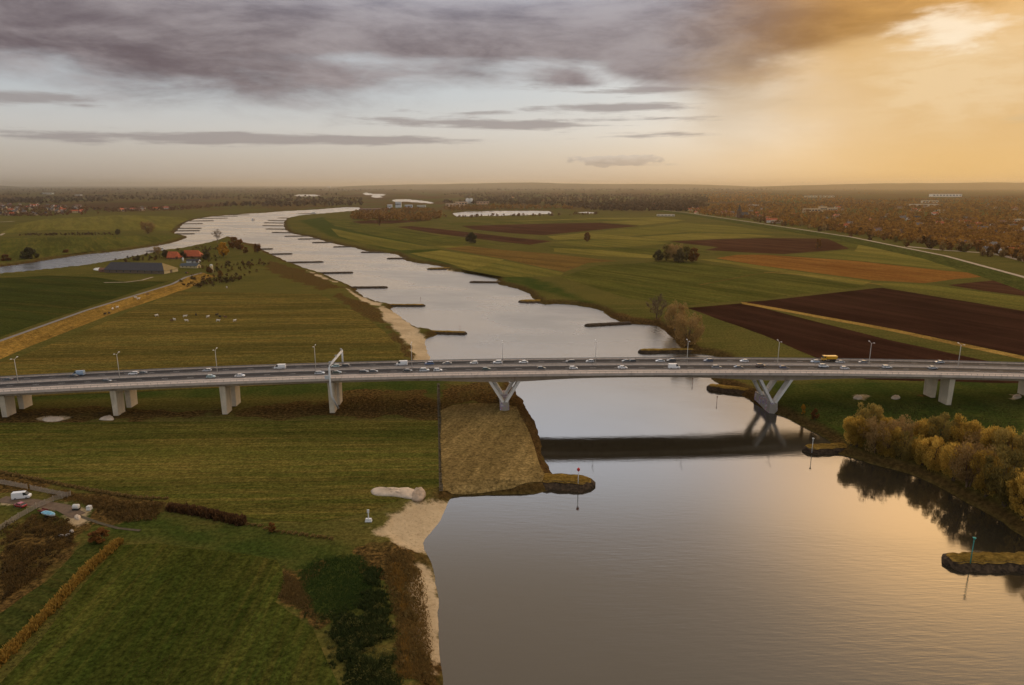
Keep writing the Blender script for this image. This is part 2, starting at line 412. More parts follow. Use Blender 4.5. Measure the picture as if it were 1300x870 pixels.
PONDS_PX = [
    [(459, 245.4), (466, 245.0), (474, 246.2), (489, 246.8), (490, 248), (482, 249.0), (487, 250.6), (478, 251.4), (470, 250), (474, 248.4), (463, 247.4)],
    [(497, 254.4), (503, 253), (520, 253.4), (540, 255.4), (553, 258), (547, 258.6), (520, 256.6), (500, 256)],
    [(574, 271), (590, 269), (633, 267.8), (680, 267.6), (699, 268.4), (701, 272), (670, 273.6), (631, 274.6), (580, 275.6)],
    [(731, 270), (745, 269), (759, 270.4), (748, 271.6)],
    [(372, 248), (384, 246.8), (409, 247.8), (400, 249.6), (380, 249.8)]]
def smooth_poly(pts, n=3):
    out = []; k = len(pts)
    for i in range(k):
        p0, p1, p2, p3 = (np.array(pts[(i + j - 1) % k], float) for j in range(4))
        for a in np.linspace(0, 1, n, endpoint=False):
            out.append(tuple(.5 * (2 * p1 + (p2 - p0) * a + (2 * p0 - 5 * p1 + 4 * p2 - p3) * a * a + (3 * p1 - 3 * p2 + p3 - p0) * a ** 3)))
    return out
RIVER = W(smooth_poly(RIVER_PX, 2), WATER)
PONDS = [W(q, WATER) for q in PONDS_PX]

# ------------------------------------------------------------------ ground sheet: one grid, denser towards the far distance
rows = np.concatenate([np.array([235.9, 236.3, 236.8]), np.arange(237.4, 300, 0.75), np.arange(300, 560, 1.15), np.arange(560, 905, 1.6), np.arange(905, 1500, 22)])
cols = np.concatenate([np.arange(-760, -20, 20), np.arange(-20, 1321, 1.75), np.arange(1335, 2080, 20)])
PX, PY = np.meshgrid(cols, rows)
G = P(PX, PY, 0.0)
gx, gy = G[0], G[1]
def near_sdf(poly, x, y, pad):
    """signed distance, only worked out near the polygon"""
    q = np.array(poly); r = np.full(x.shape, 1e6)
    sel = (x > q[:, 0].min() - pad) & (x < q[:, 0].max() + pad) & (y > q[:, 1].min() - pad) & (y < q[:, 1].max() + pad)
    r[sel] = sdf(x[sel], y[sel], poly); return r
shore = near_sdf(RIVER, gx, gy, 80)
for q in PONDS: shore = np.minimum(shore, near_sdf(q, gx, gy, 80))
shore_w = shore + (fbm(gx * .11, gy * .11, 3) - .47) * np.clip(gy / 160, 1.0, 6) * 1.6
BEACHES = [  # sandy shore patches
    [(466, 676), (500, 650), (540, 636), (568, 630), (585, 628), (560, 668), (545, 690), (530, 698), (505, 690)],
    [(528, 700), (545, 700), (556, 750), (558, 800), (560, 868), (545, 868), (538, 800), (530, 745)],
    [(480, 388), (505, 394), (530, 418), (545, 428), (548, 462), (532, 462), (520, 440), (502, 418), (486, 402)],
    [(436, 363), (455, 372), (475, 382), (498, 391), (480, 389), (455, 380)], [(385, 342), (412, 351), (430, 358), (410, 354)],
    [(655, 366), (672, 372), (682, 384), (672, 384), (660, 377)], [(700, 384), (730, 385), (760, 391), (772, 399), (745, 393), (715, 389)],
    [(598, 346), (626, 350), (634, 356), (622, 356), (608, 351)], [(478, 320), (500, 320), (512, 326), (500, 326)], [(540, 334), (565, 337), (575, 342), (556, 341)],
    [(862, 434), (872, 446), (918, 452), (925, 462), (880, 456)], [(1082, 502), (1096, 502), (1097, 508), (1083, 508)], [(1131, 502), (1144, 503), (1142, 508), (1132, 507)], [(1285, 501), (1296, 501), (1294, 507), (1286, 506)],
    [(52, 531), (70, 529), (84, 530), (78, 534), (60, 536)], [(0, 630), (40, 636), (80, 640), (108, 652), (100, 668), (84, 650), (40, 646), (0, 640)]]
ROUGH = [   # tall dry herbs, brown reeds
    [(-60, 524), (60, 518), (200, 517), (260, 524), (200, 533), (-60, 536)], [(250, 523), (330, 514), (400, 512), (440, 498), (540, 494), (558, 515), (557, 532), (420, 532), (320, 531)], [(560, 492), (612, 484), (648, 490), (664, 520), (640, 511), (562, 514)],
    [(0, 604), (60, 616), (110, 626), (190, 634), (215, 636), (200, 662), (150, 668), (120, 650), (70, 634), (0, 620)],
    [(0, 670), (45, 652), (90, 655), (100, 690), (60, 730), (0, 770)],
    [(480, 700), (520, 690), (545, 720), (552, 760), (558, 868), (500, 868), (505, 800), (490, 740)],
    [(430, 372), (470, 388), (500, 412), (520, 440), (530, 460), (515, 452), (490, 420), (452, 394), (425, 380)],
    [(560, 486), (660, 488), (680, 545), (690, 588), (702, 606), (695, 610), (670, 560), (640, 520), (600, 512), (562, 516)],
    [(1150, 500), (1180, 498), (1200, 505), (1175, 508)],
    [(340, 330), (400, 348), (440, 366), (410, 368), (370, 356), (340, 344)], [(150, 318), (216, 307), (238, 300), (232, 306), (190, 318), (100, 328), (40, 336), (0, 342), (0, 336), (60, 328)],
    [(380, 735), (398, 760), (405, 800), (388, 780), (350, 760), (360, 720)], [(372, 332), (300, 306), (285, 300), (330, 312), (360, 322)],
    [(770, 396), (800, 410), (840, 414), (862, 436), (890, 450), (880, 430), (840, 405), (800, 402)], [(900, 480), (960, 490), (990, 506), (960, 512), (930, 496)]]
LUSH = [    # moist dark grass
    [(0, 640), (120, 645), (215, 650), (330, 668), (420, 690), (475, 700), (490, 740), (470, 780), (400, 800), (370, 750), (372, 720), (300, 712), (200, 700), (150, 690), (120, 670)],
    [(960, 486), (1300, 482), (1400, 560), (1300, 590), (1180, 560), (1060, 560), (1000, 530)], [(380, 280), (410, 276), (560, 318), (700, 360), (780, 398), (760, 390), (640, 356), (500, 318), (420, 300)], [(0, 493), (560, 480), (560, 498), (0, 512)]]
EMBANK = [(-200, 540), (700, 520), (1400, 500)]
def mask(polys, feather, amp, seed, scale):
    r = np.zeros(gx.shape)
    wob = (fbm(gx * scale, gy * scale, seed) - .47)
    for q in polys:
        d = near_sdf(W(q), gx, gy, 60)
        r = np.maximum(r, np.clip(.5 - (d + wob * amp) / feather, 0, 1))
    return r
m_sand = mask(BEACHES, 6.0, 11.0, 21, .12)
m_rough = mask(ROUGH, 6.0, 26.0, 31, .075)
m_lush = mask(LUSH, 12.0, 14.0, 41, .05)
# the shore rises from the water: steep under turf, gentle over sand
run = 7.0 + 16.0 * m_sand + np.clip((gy - 600) / 120, 0, 12)
up = np.clip(shore_w / run, -1.2, 1)
hz = np.where(up > 0, WATER - WATER * (1 - (1 - up) ** 1.7), WATER + 3.0 * up)
m_edge = np.clip(1.25 - np.abs(shore_w - 2.2) / (3.4 + np.clip(gy / 300, 0, 4)), 0, 1) * (1 - m_sand)
gverts = np.stack([gx, gy, hz], -1).reshape(-1, 3)
nr, nc = PX.shape
ii = (np.arange(nr - 1)[:, None] * nc + np.arange(nc - 1)[None, :]).ravel()
gfaces = np.stack([ii, ii + nc, ii + nc + 1, ii + 1], -1)[:, ::-1].copy()
gcol = np.stack([m_sand, m_rough, m_lush, m_edge], -1).reshape(-1, 4)

def ground_mat():
    m, t, b, o = base_mat('flood_plain')
    pos = t.node('ShaderNodeTexCoord').outputs['Object']
    at = t.node('ShaderNodeAttribute', attribute_name='Col')
    s = t.node('ShaderNodeSeparateColor'); t.put(s.inputs[0], at.outputs[0])
    sand, rough, lush, edge = s.outputs[0], s.outputs[1], s.outputs[2], at.outputs['Alpha']
    sp = t.node('ShaderNodeSeparateXYZ'); t.put(sp.inputs[0], pos)
    n_b = t.noise(pos, 0.009, 6, 0.62, 0.4); n_m = t.noise(pos, 0.06, 5, 0.6, 0.3); n_f = t.noise(pos, 0.7, 5, 0.72)
    st = t.noise(t.mapping(pos, math.radians(-4), (0.010, 0.30, 1)), 1.0, 5, 0.62)
    c = t.mix(t.step(n_b, 0.34, 0.66), (.060, .062, .017), (.090, .080, .024))
    c = t.mix(t.mul(t.step(n_m, 0.42, 0.72), 0.5), c, (.105, .083, .027))
    c = t.mix(t.mul(t.step(st, 0.46, 0.66), 0.5), c, (.135, .100, .034))
    # far countryside: patchwork of woods, plough land and grass
    fo = t.noise(t.mapping(pos, 0, (0.0011, 0.00045, 1)), 1.0, 5, 0.62, 0.3)
    fo2 = t.noise(t.mapping(pos, 0, (0.0030, 0.0011, 1), (9, 4, 0)), 1.0, 5, 0.62, 0.3)
    farc = t.mix(t.step(fo2, 0.42, 0.58), (.085, .046, .024), (.072, .070, .024))
    farc = t.mix(t.mul(t.step(fo, 0.50, 0.62), 0.8), farc, (.060, .030, .018))
    c = t.mix(t.step(sp.outputs[1], 2300, 3600), c, farc)
    c = t.mix(t.mul(lush, 0.85), c, t.mix(t.step(n_m, .35, .7), (.026, .045, .010), (.052, .062, .016)))
    r = t.mix(t.step(n_f, 0.38, 0.64), (.036, .022, .011), (.115, .068, .026))
    r = t.mix(t.mul(t.step(n_m, 0.45, 0.65), 0.7), r, (.075, .055, .020))
    c = t.mix(t.mul(t.step(t.add(rough, t.mul(t.sub(n_f, .5), .7)), 0.35, 0.65), 0.92), c, r)
    c = t.mix(t.mul(edge, 0.85), c, t.mix(n_f, (.030, .018, .010), (.085, .048, .020)))
    sa = t.mix(t.step(n_m, 0.3, 0.7), (.34, .262, .19), (.46, .365, .275))
    sa = t.mix(t.mul(t.step(t.noise(pos, .9, 6, .8), 0.50, 0.66), 0.6), sa, (.20, .14, .085))
    smask = t.step(t.add(sand, t.mul(t.sub(t.noise(pos, .35, 6, .75), .5), 1.0)), 0.25, 0.75)
    c = t.mix(smask, c, sa)
    k = t.add(0.50, t.mul(t.step(n_f, .28, .72), 0.95)); k = t.add(t.mul(k, t.sub(1.0, t.mul(smask, .85))), t.mul(smask, .85))
    c = t.mix(1.0, c, t.xyz(t.mul(k, 1.36), t.mul(k, 1.32), t.mul(k, 1.08)), 'MULTIPLY')
    t.put(b.inputs['Base Color'], c); b.inputs['Roughness'].default_value = 1.0; b.inputs['Specular IOR Level'].default_value = 0.0
    bump(t, b, t.add(n_f, t.mul(st, .5)), 0.6, 0.3)
    return m
ground = obj('ground', mesh_of('ground', gverts, gfaces, ground_mat(), True, None, gcol)); setp(ground, kind='structure')

def land_z(x, y):
    """height of the ground sheet, used to stand things on the banks"""
    x = np.atleast_1d(np.asarray(x, float)); y = np.atleast_1d(np.asarray(y, float))
    s = sdf(x, y, RIVER)
    s = s + (fbm(x * .11, y * .11, 3) - .47) * np.clip(y / 160, 1, 6) * 1.6
    rn = 7.0 + np.clip((y - 600) / 120, 0, 12)
    u = np.clip(s / rn, -1.2, 1)
    return np.where(u > 0, WATER - WATER * (1 - np.clip(1 - u, 0, 1) ** 1.7), WATER + 3 * u)

def water_mat():
    m, t, b, o = base_mat('river_water')
    pos = t.node('ShaderNodeTexCoord').outputs['Object']
    body = t.noise(pos, 0.012, 4, 0.6)
    t.put(b.inputs['Base Color'], t.mix(body, (.024, .020, .012), (.038, .031, .020)))
    b.inputs['IOR'].default_value = 1.7
    r1 = t.add(t.mul(t.noise(t.mapping(pos, math.radians(6), (0.16, 0.62, 1)), 1.0, 3, 0.5), .6), t.mul(t.noise(t.mapping(pos, math.radians(-4), (0.10, 1.5, 1)), 1.0, 3, 0.55), .45))
    r2 = t.noise(t.mapping(pos, math.radians(-12), (0.03, 0.05, 1)), 1.0, 3, 0.5)
    wind = t.step(t.noise(t.mapping(pos, 0.3, (0.006, 0.010, 1)), 1.0, 4, 0.6), 0.40, 0.66)
    sp = t.node('ShaderNodeSeparateXYZ'); t.put(sp.inputs[0], pos)
    breeze = t.step(t.add(sp.outputs[1], t.mul(t.noise(pos, 0.008, 3, .5), 90.0)), 350, 620)   # open reach upstream of the bridge
    t.put(b.inputs['Roughness'], t.add(t.add(0.04, t.mul(wind, .11)), t.mul(breeze, 0.20)))
    bump(t, b, t.mul(r1, t.add(t.add(0.25, t.mul(wind, 0.7)), t.mul(breeze, 2.0))), 0.5, 0.12)
    return m
me = mesh_of('river', [(-90000, -2000, WATER), (90000, -2000, WATER), (90000, 120000, WATER), (-90000, 120000, WATER)], [(0, 1, 2, 3)], water_mat())
setp(obj('water', me), kind='structure')

# ------------------------------------------------------------------ fields: each parcel its own sheet
def field(name, px, mat, lift, wob=1.0, drape=0.0):
    pts = W(px); out = []
    for i, (a, b) in enumerate(zip(pts, pts[1:] + pts[:1])):
        L = math.hypot(b[0] - a[0], b[1] - a[1]); n = int(max(2, min(40, L / 12)))
        nx, ny = -(b[1] - a[1]) / (L + 1e-6), (b[0] - a[0]) / (L + 1e-6)
        for k in range(n):
            t = k / n; x = a[0] + (b[0] - a[0]) * t; y = a[1] + (b[1] - a[1]) * t
            d = (float(fbm(np.array([x * .05]), np.array([y * .05]), 5 + i)[0]) - .47) * wob * min(1, 4 * t * (1 - t)) * 6
            out.append((x + nx * d, y + ny * d, lift))
    me = mesh_of(name, out, [list(range(len(out)))], mat)
    bm = bmesh.new(); bm.from_mesh(me); bmesh.ops.triangulate(bm, faces=bm.faces, ngon_method='EAR_CLIP')
    bmesh.ops.recalc_face_normals(bm, faces=bm.faces)
    if sum(f.normal.z * f.calc_area() for f in bm.faces) < 0: bmesh.ops.reverse_faces(bm, faces=bm.faces)
    if drape:      # cut into a grid and laid over the slope of the bank
        q = np.array(out)
        for ax in (0, 1):
            no = (1, 0, 0) if ax == 0 else (0, 1, 0)
            for c in np.arange(q[:, ax].min() + drape, q[:, ax].max(), drape):
                bmesh.ops.bisect_plane(bm, geom=bm.verts[:] + bm.edges[:] + bm.faces[:], plane_co=tuple(c * k for k in no), plane_no=no)
        xy = np.array([v.co[:2] for v in bm.verts]); zz = land_z(xy[:, 0], xy[:, 1])
        for v, z in zip(bm.verts, zz): v.co.z = z + lift + .12
        bmesh.ops.delete(bm, geom=[f for f in bm.faces if max(v.co.z for v in f.verts) < WATER + .5], context='FACES')
    bm.to_mesh(me); bm.free()
    return setp(obj(name, me), kind='structure')
R = math.radians
STREAK = -(math.degrees(math.atan2(P(150, 690)[1] - P(0, 840)[1], P(150, 690)[0] - P(0, 840)[0])))
M_plough = soil('plough_dark', (.032, .0135, .0080), (.046, .020, .0115), R(62), 0.5)
M_plough2 = soil('plough_far', (.054, .023, .0125), (.074, .033, .0175), R(55), 0.2)
M_stub = grass('stubble_orange', (.150, .062, .020), (.19, .086, .028), (.12, .062, .023), R(59), .3, 1, (.26, .14, .05), .5, .5)
M_brown = grass('dry_field', (.105, .066, .026), (.135, .085, .032), (.09, .066, .024), R(45), .3, 1, (.17, .105, .04), .5, .5)
M_light = grass('light_meadow', (.125, .112, .032), (.16, .138, .042), (.10, .094, .027), R(55), .4, 1, (.22, .17, .06), .4, .5)
M_green = grass('green_meadow', (.052, .060, .017), (.078, .078, .022), (.044, .052, .015), R(56), .3, 1, (.14, .115, .036), .3, .5)
M_mid = grass('mid_meadow', (.105, .102, .030), (.125, .115, .034), (.09, .085, .025), R(58), .3, 1, (.17, .13, .042), .4, .5)
M_dark = grass('dark_meadow', (.030, .040, .013), (.042, .050, .015), (.036, .042, .014), R(20), .4, 1, (.075, .062, .022), .25, .3)
M_ochre = grass('ochre_meadow', (.076, .070, .024), (.098, .082, .029), (.060, .060, .020), R(-4), .5, 1, (.19, .125, .042), .5, .6)
M_tan = grass('tan_meadow', (.165, .118, .060), (.205, .148, .078), (.100, .086, .036), R(-75), .7, 1.6, (.27, .195, .105), .6, .7, .35)
M_mown = grass('mown_field', (.052, .062, .016), (.078, .078, .021), (.042, .056, .014), R(-2), .8, 1.2, (.155, .112, .040), .45, .65, .3, tram=.11)
M_fore = grass('foreground_field', (.034, .050, .012), (.066, .070, .018), (.030, .044, .011), R(STREAK), .8, 1.2, (.105, .086, .028), .45, .4, .3, tram=.05)
M_strip = grass('strip_grass', (.23, .145, .05), (.28, .18, .065), (.20, .14, .05), 0, .5, 1, (.30, .2, .08), .4, .3)
FIELDS = [
    ('ploughed_field', [(872, 391), (944, 385), (1130, 432), (1300, 468), (1420, 490), (1100, 482), (1044, 458), (970, 426)], M_plough, .05),
    ('ploughed_field', [(938, 383.5), (970, 382), (1102, 367), (1120, 365.4), (1300, 395), (1420, 414), (1420, 481), (1300, 452), (1135, 418)], M_plough, .05),
    ('grass_strip', [(940, 383.5), (946, 384), (1136, 418.2), (1300, 452.5), (1420, 482), (1420, 489), (1300, 457), (1133, 421), (942, 386)], M_strip, .09),
    ('ploughed_field', [(1203, 362), (1287, 353.5), (1300, 354.5), (1420, 372), (1420, 396), (1300, 376), (1249, 369.5)], M_plough2, .05),
    ('stubble_field', [(909, 328), (935, 324), (970, 323.5), (1089, 331.7), (1200, 344), (1269, 349.4), (1213, 354.5), (1173, 359.6), (1107, 355.8), (1020, 344.4), (970, 338)], M_stub, .05),
    ('ploughed_field', [(850, 306.5), (916, 303.8), (970, 302.5), (1046, 303), (1092, 309), (1076, 316.4), (995, 322.8), (970, 321.8), (894, 317.7), (912, 314), (870, 309.5)], M_plough2, .05),
    ('ploughed_field', [(586, 287), (640, 285.5), (700, 284), (762, 283), (812, 287), (741, 293.6), (691, 298.7), (650, 296.4), (600, 291.5)], M_plough2, .05),
    ('ploughed_field', [(503, 288), (523, 287.3), (560, 291), (650, 301.5), (701, 306.3), (673, 310.9), (640, 307.6), (612, 304), (548, 296)], M_plough2, .05),
    ('ploughed_field', [(446, 281.6), (472, 279.9), (548, 280), (498, 284), (457, 284)], M_plough2, .05),
    ('dry_field', [(548, 312.6), (590, 312), (640, 317.7), (691, 321.5), (785, 331.7), (746, 334), (716, 345.6), (640, 329)], M_brown, .05),
    ('light_meadow', [(703, 315), (762, 317.7), (828, 324), (828, 328), (767, 325.3), (703, 320)], M_light, .05),
    ('light_meadow', [(876, 296.5), (944, 297), (985, 300), (919, 303), (850, 305.4), (810, 301)], M_light, .05),
    ('light_meadow', [(885, 329), (909, 329.5), (1020, 346), (1107, 357.5), (1095, 362), (960, 341)], M_light, .05),
    ('light_meadow', [(1000, 324), (1076, 318), (1150, 322), (1240, 338), (1265, 347), (1200, 343), (1089, 331)], M_mid, .05),
    ('light_meadow', [(1107, 359), (1173, 361), (1249, 371.5), (1300, 378), (1420, 399), (1420, 412), (1300, 393.5), (1122, 364)], M_mid, .05),
    ('green_meadow', [(640, 331), (716, 347), (712, 351), (640, 352), (590, 343), (570, 334)], M_mid, .05),
    ('green_meadow', [(712, 352), (760, 337), (830, 333), (885, 333), (960, 343), (1100, 364), (968, 380), (870, 388), (800, 380)], M_green, .05),
    ('green_meadow', [(410, 277), (440, 279), (460, 286), (505, 290), (560, 300), (640, 311), (590, 310.5), (540, 311), (470, 298), (425, 287)], M_green, .05),
    ('mid_meadow', [(640, 281), (760, 277), (840, 276), (870, 280), (815, 286), (762, 281.5)], M_light, .05),
    ('mid_meadow', [(815, 289), (870, 283), (930, 287), (985, 296), (870, 295), (800, 300), (745, 295)], M_mid, .05),
    ('dry_meadow', [(-120, 512), (-120, 484), (20, 455), (120, 415), (225, 370), (300, 372), (405, 374), (452, 396), (487, 420), (512, 450), (520, 480), (300, 492)], M_ochre, .05),
    ('dark_pasture', [(-300, 420), (-120, 368), (0, 353), (60, 350), (120, 352), (160, 358), (215, 357), (120, 387), (0, 428), (-120, 472)], M_dark, .05),
    ('mown_pasture', [(-160, 545), (0, 537), (180, 536), (400, 534), (556, 534), (558.5, 618), (520, 630), (470, 650), (400, 664), (330, 660), (220, 640), (110, 622), (0, 600), (-160, 572)], M_mown, .05),
    ('dry_meadow', [(559, 522), (575, 515), (600, 512), (640, 513), (656, 517), (673, 550), (684, 585), (693, 602), (688, 609), (650, 615), (575, 620), (561, 621)], M_tan, .05),
    ('tilled_pasture', [(152, 693), (200, 690), (280, 700), (352, 712), (362, 740), (350, 765), (398, 800), (430, 870), (450, 980), (-60, 980), (0, 868), (80, 775)], M_fore, .05),
    ('pasture_strip', [(0, 830), (60, 775), (140, 694), (120, 682), (98, 698), (60, 738), (0, 780), (-80, 840), (-80, 900)], M_dark, .05),
    ('meadow_strip', [(560, 283.5), (640, 281.5), (760, 278.5), (830, 279), (760, 281.8), (640, 284.6), (575, 286)], M_green, .07),
    ('meadow_strip', [(700, 308), (760, 304), (830, 306), (850, 309), (800, 314), (740, 313)], M_mid, .05),
    ('meadow_strip', [(690, 311.5), (740, 314), (800, 315), (870, 316.5), (905, 320), (860, 325), (828, 323), (762, 317), (700, 314)], M_green, .05),
    ('meadow_strip', [(745, 295.5), (800, 300.6), (850, 305.6), (835, 306), (760, 303), (705, 305), (695, 300.5)], M_light, .05),
    ('meadow_strip', [(420, 290), (470, 300), (540, 312.5), (600, 312), (560, 316), (510, 318), (460, 309), (430, 300)], M_mid, .05),
    ('meadow_strip', [(560, 318), (640, 330), (600, 343), (560, 332), (520, 322)], M_light, .05),
    ('meadow_strip', [(1050, 303), (1092, 308), (1180, 320), (1240, 335), (1150, 321), (1080, 316.5)], M_green, .05),
    ('meadow_strip', [(1090, 311), (1160, 322), (1236, 337), (1150, 328), (1085, 319)], M_light, .08),
    ('far_meadow', [(0, 297), (20, 285), (60, 278), (160, 273), (230, 276), (240, 279), (222, 287), (218, 293), (60, 292)], M_mid, .05),
    ('far_meadow', [(0, 318), (0, 303), (140, 300), (190, 299), (225, 300), (205, 307), (150, 315), (60, 326), (0, 334)], M_green, .05),
]
for i, (nm, px, mt, lf) in enumerate(FIELDS):
    field(nm, px, mt, lf - .03 + .003 * i, .6 if nm != 'mown_pasture' else .3, 2.5 if mt is M_tan else (14.0 if mt is M_ochre else 0.0))

# ------------------------------------------------------------------ dikes with a road on the crest, paths
M_asph = plain('asphalt_path', (.20, .185, .17), .9, 0, .12, .3)
M_pale = plain('pale_track', (.40, .31, .22), .9, 0, .2, .2)
M_slope = grass('dike_turf', (.165, .105, .034), (.22, .135, .042), (.12, .085, .026), R(35), .5, 1.4, (.27, .17, .06), .5, .4)
M_slopeg = grass('dike_green', (.045, .058, .018), (.062, .070, .022), (.05, .056, .018), R(-20), .5, 1.4, (.09, .075, .026), .3, .4)
def path_pts(px, z):
    return [np.array([*P(x, y, z)[:2]]) for x, y in px]
def dense(pts, step=12.0):
    out = [pts[0]]
    for a, b in zip(pts, pts[1:]):
        n = max(1, int(np.linalg.norm(b - a) / step))
        out += [a + (b - a) * (i + 1) / n for i in range(n)]
    return out
def sweep(pts, prof):
    """prof: list of (offset to the right, z); returns verts, faces of an open strip"""
    v = []; n = len(prof)
    for i, p in enumerate(pts):
        d = pts[min(i + 1, len(pts) - 1)] - pts[max(i - 1, 0)]; d = d / np.linalg.norm(d); rt = np.array([d[1], -d[0]])
        for o, z in prof: q = p + rt * o; v.append((q[0], q[1], z))
    f = [(i * n + j, i * n + j + 1, (i + 1) * n + j + 1, (i + 1) * n + j) for i in range(len(pts) - 1) for j in range(n - 1)]
    return v, f
def strip(name, pts, prof, mat, parent=None, smooth=False):
    v, f = sweep(pts, prof)
    o = obj(name, mesh_of(name, v, [q[::-1] for q in f], mat, smooth), parent)
    me = o.data; bm = bmesh.new(); bm.from_mesh(me)
    if sum(q.normal.z for q in bm.faces) < 0: bmesh.ops.reverse_faces(bm, faces=bm.faces)
    bm.to_mesh(me); bm.free()
    return o
crest = dense(path_pts([(-260, 535), (-120, 480), (0, 433), (110, 394), (218, 361), (236, 352), (256, 346.5)], 4.2))
dk = strip('dike', crest, [(-10, -.3), (-2.4, 4.2), (2.4, 4.2), (9, 1.9), (19, -.3)], M_slope, None, True); setp(dk, kind='structure')
setp(strip('road', crest, [(-1.7, 4.26), (1.7, 4.26)], M_asph), kind='structure')
crest2 = dense(path_pts([(820, 264.5), (870, 270), (960, 283), (1080, 301), (1200, 325), (1300, 352), (1430, 392)], 5.0), 40)
dk2 = strip('dike', crest2, [(-14, -.3), (-4, 5), (4, 5), (30, -.3)], M_slopeg, None, True); setp(dk2, kind='structure')
setp(strip('road', crest2, [(-3.6, 5.08), (3.2, 5.08)], M_pale), kind='structure')
def track(px, wd, mat, lift=.12, name='path'):
    setp(strip(name, dense(path_pts(px, 0.0), 10), [(-wd / 2, lift), (wd / 2, lift)], mat), kind='structure')
track([(1195, 331), (1240, 340), (1275, 351), (1300, 356), (1420, 380)], 7, M_pale)
track([(1150, 313), (1200, 318), (1262, 322), (1300, 331), (1420, 362)], 13, M_pale, .12, 'road')
track([(970, 346), (1020, 349), (1060, 353), (1120, 362)], 3, M_strip)
track([(132, 359), (160, 358.5), (180, 356), (194, 352)], 3, M_pale)
track([(0, 299), (10, 294), (22, 288), (30, 286)], 6, M_pale)
track([(0, 282), (10, 281.5), (18, 281)], 14, M_pale)
track([(0, 634), (40, 638), (80, 645), (100, 655)], 4.5, plain('earth_track', (.15, .10, .062), .95, 0, .25, .6), .1)
track([(100, 655), (125, 664), (150, 671), (178, 674)], 1.1, plain('rut_earth', (.085, .066, .034), .95, 0, .3, .8), .1)
track([(556.5, 487), (557, 510), (558, 535), (560, 624)], 1.4, plain('ditch_earth', (.06, .045, .022), .95), .13, 'ditch')
track([(888, 362), (960, 348), (1010, 343)], 2.5, M_brown, .11)

# ------------------------------------------------------------------ motorway bridge
BA = 0.04002; BO = np.array([0.0, 310.4])
BU = np.array([math.cos(BA), math.sin(BA)]); BN = np.array([-math.sin(BA), math.cos(BA)])
def zdeck(s): return 18.65 - 8.4e-5 * (s - 28) ** 2
def bp(s, t, z): q = BO + BU * s + BN * t; return (q[0], q[1], z)
V1, V2 = -3.5, 127.0
def gdepth(s): return 2.75 + 1.6 * max(math.exp(-((s - V1) / 27) ** 2), math.exp(-((s - V2) / 27) ** 2))
SS = np.arange(-420, 461, 5.0)
def bsweep(name, mat, prof, parent, ss=SS, closed=True, smooth=False):
    mb = MB(); rings = []
    for s in ss:
        pr = prof(s) if callable(prof) else prof
        rings.append([bp(s, t, zdeck(s) + d) for t, d in pr])
    if closed: mb.loft(rings)
    else:
        n = len(rings[0]); vs = [q for r in rings for q in r]
        mb.addv(vs, [(i * n + j, i * n + j + 1, (i + 1) * n + j + 1, (i + 1) * n + j) for i in range(len(rings) - 1) for j in range(n - 1)])
    return mb.build(name, mat, parent, smooth)
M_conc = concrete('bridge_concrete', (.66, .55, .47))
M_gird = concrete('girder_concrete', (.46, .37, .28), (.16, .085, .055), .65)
M_pier = concrete('pier_concrete', (.72, .61, .46), (.25, .19, .12), .45)
M_base = concrete('pier_base_concrete', (.42, .37, .31), (.2, .15, .1), .5, True)
def asphalt():
    m, t, b, o = base_mat('motorway_asphalt')
    pos = t.node('ShaderNodeTexCoord').outputs['Object']
    lane = t.noise(t.mapping(pos, -BA, (0.004, 0.8, 1)), 1.0, 4, 0.6); n = t.noise(pos, 0.5, 5, 0.7)
    c = t.mix(t.step(lane, .35, .65), (.020, .017, .017), (.036, .031, .030)); k = t.add(.75, t.mul(n, .5))
    t.put(b.inputs['Base Color'], t.mix(1.0, c, t.xyz(k, k, k), 'MULTIPLY')); b.inputs['Roughness'].default_value = 0.72; b.inputs['Specular IOR Level'].default_value = .16
    return m
M_road = asphalt()
M_steel = plain('galvanised_steel', (.27, .25, .235), .6, .2, .12)
M_line = plain('road_paint', (.72, .72, .70), .7)
M_white = plain('white_paint', (.78, .78, .78), .45, 0, .05)
bridge = empty('road_bridge', bp(0, 11, 0))
setp(bridge, 'long pale concrete motorway bridge on wall and V-shaped piers crossing the river', 'bridge')
bridge.location = (0, 0, 0)
bsweep('deck_slab', M_conc, [(-3, .28), (-3, -.95), (-.6, -.75), (23, -.75), (25, -.95), (25, .28), (24.6, .28), (24.6, 0), (-2.6, 0), (-2.6, .28)], bridge)
for a, b in ((-.4, 7.4), (11.4, 19.2)):
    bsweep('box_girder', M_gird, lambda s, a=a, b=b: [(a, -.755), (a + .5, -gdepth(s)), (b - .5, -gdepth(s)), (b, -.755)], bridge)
for a, b in ((3.7, 12.3), (16.2, 24.3)):
    cw = bsweep('carriageway', M_road, [(a, .012), (b, .012)], bridge, closed=False)
    for tl in (a + .35, b - .35): bsweep('edge_line', M_line, [(tl - .1, .018), (tl + .1, .018)], cw, closed=False)
    for s in np.arange(-250, 280, 12.0):
        for tl in (a + 4.3,):
            mb = MB(); mb.addv([bp(s, tl - .09, zdeck(s) + .019), bp(s + 3, tl - .09, zdeck(s + 3) + .019), bp(s + 3, tl + .09, zdeck(s + 3) + .019), bp(s, tl + .09, zdeck(s) + .019)], [(0, 1, 2, 3)]); mb.build('lane_dash', M_line, cw)
bsweep('cycle_path', concrete('path_concrete', (.60, .51, .45), (.3, .24, .2), .3), [(-2.3, .03), (2.7, .03)], bridge, closed=False)
bsweep('median_kerb', concrete('median_concrete', (.46, .40, .36), (.2, .17, .14), .4), [(12.4, .01), (12.4, .16), (16.1, .16), (16.1, .01)], bridge)
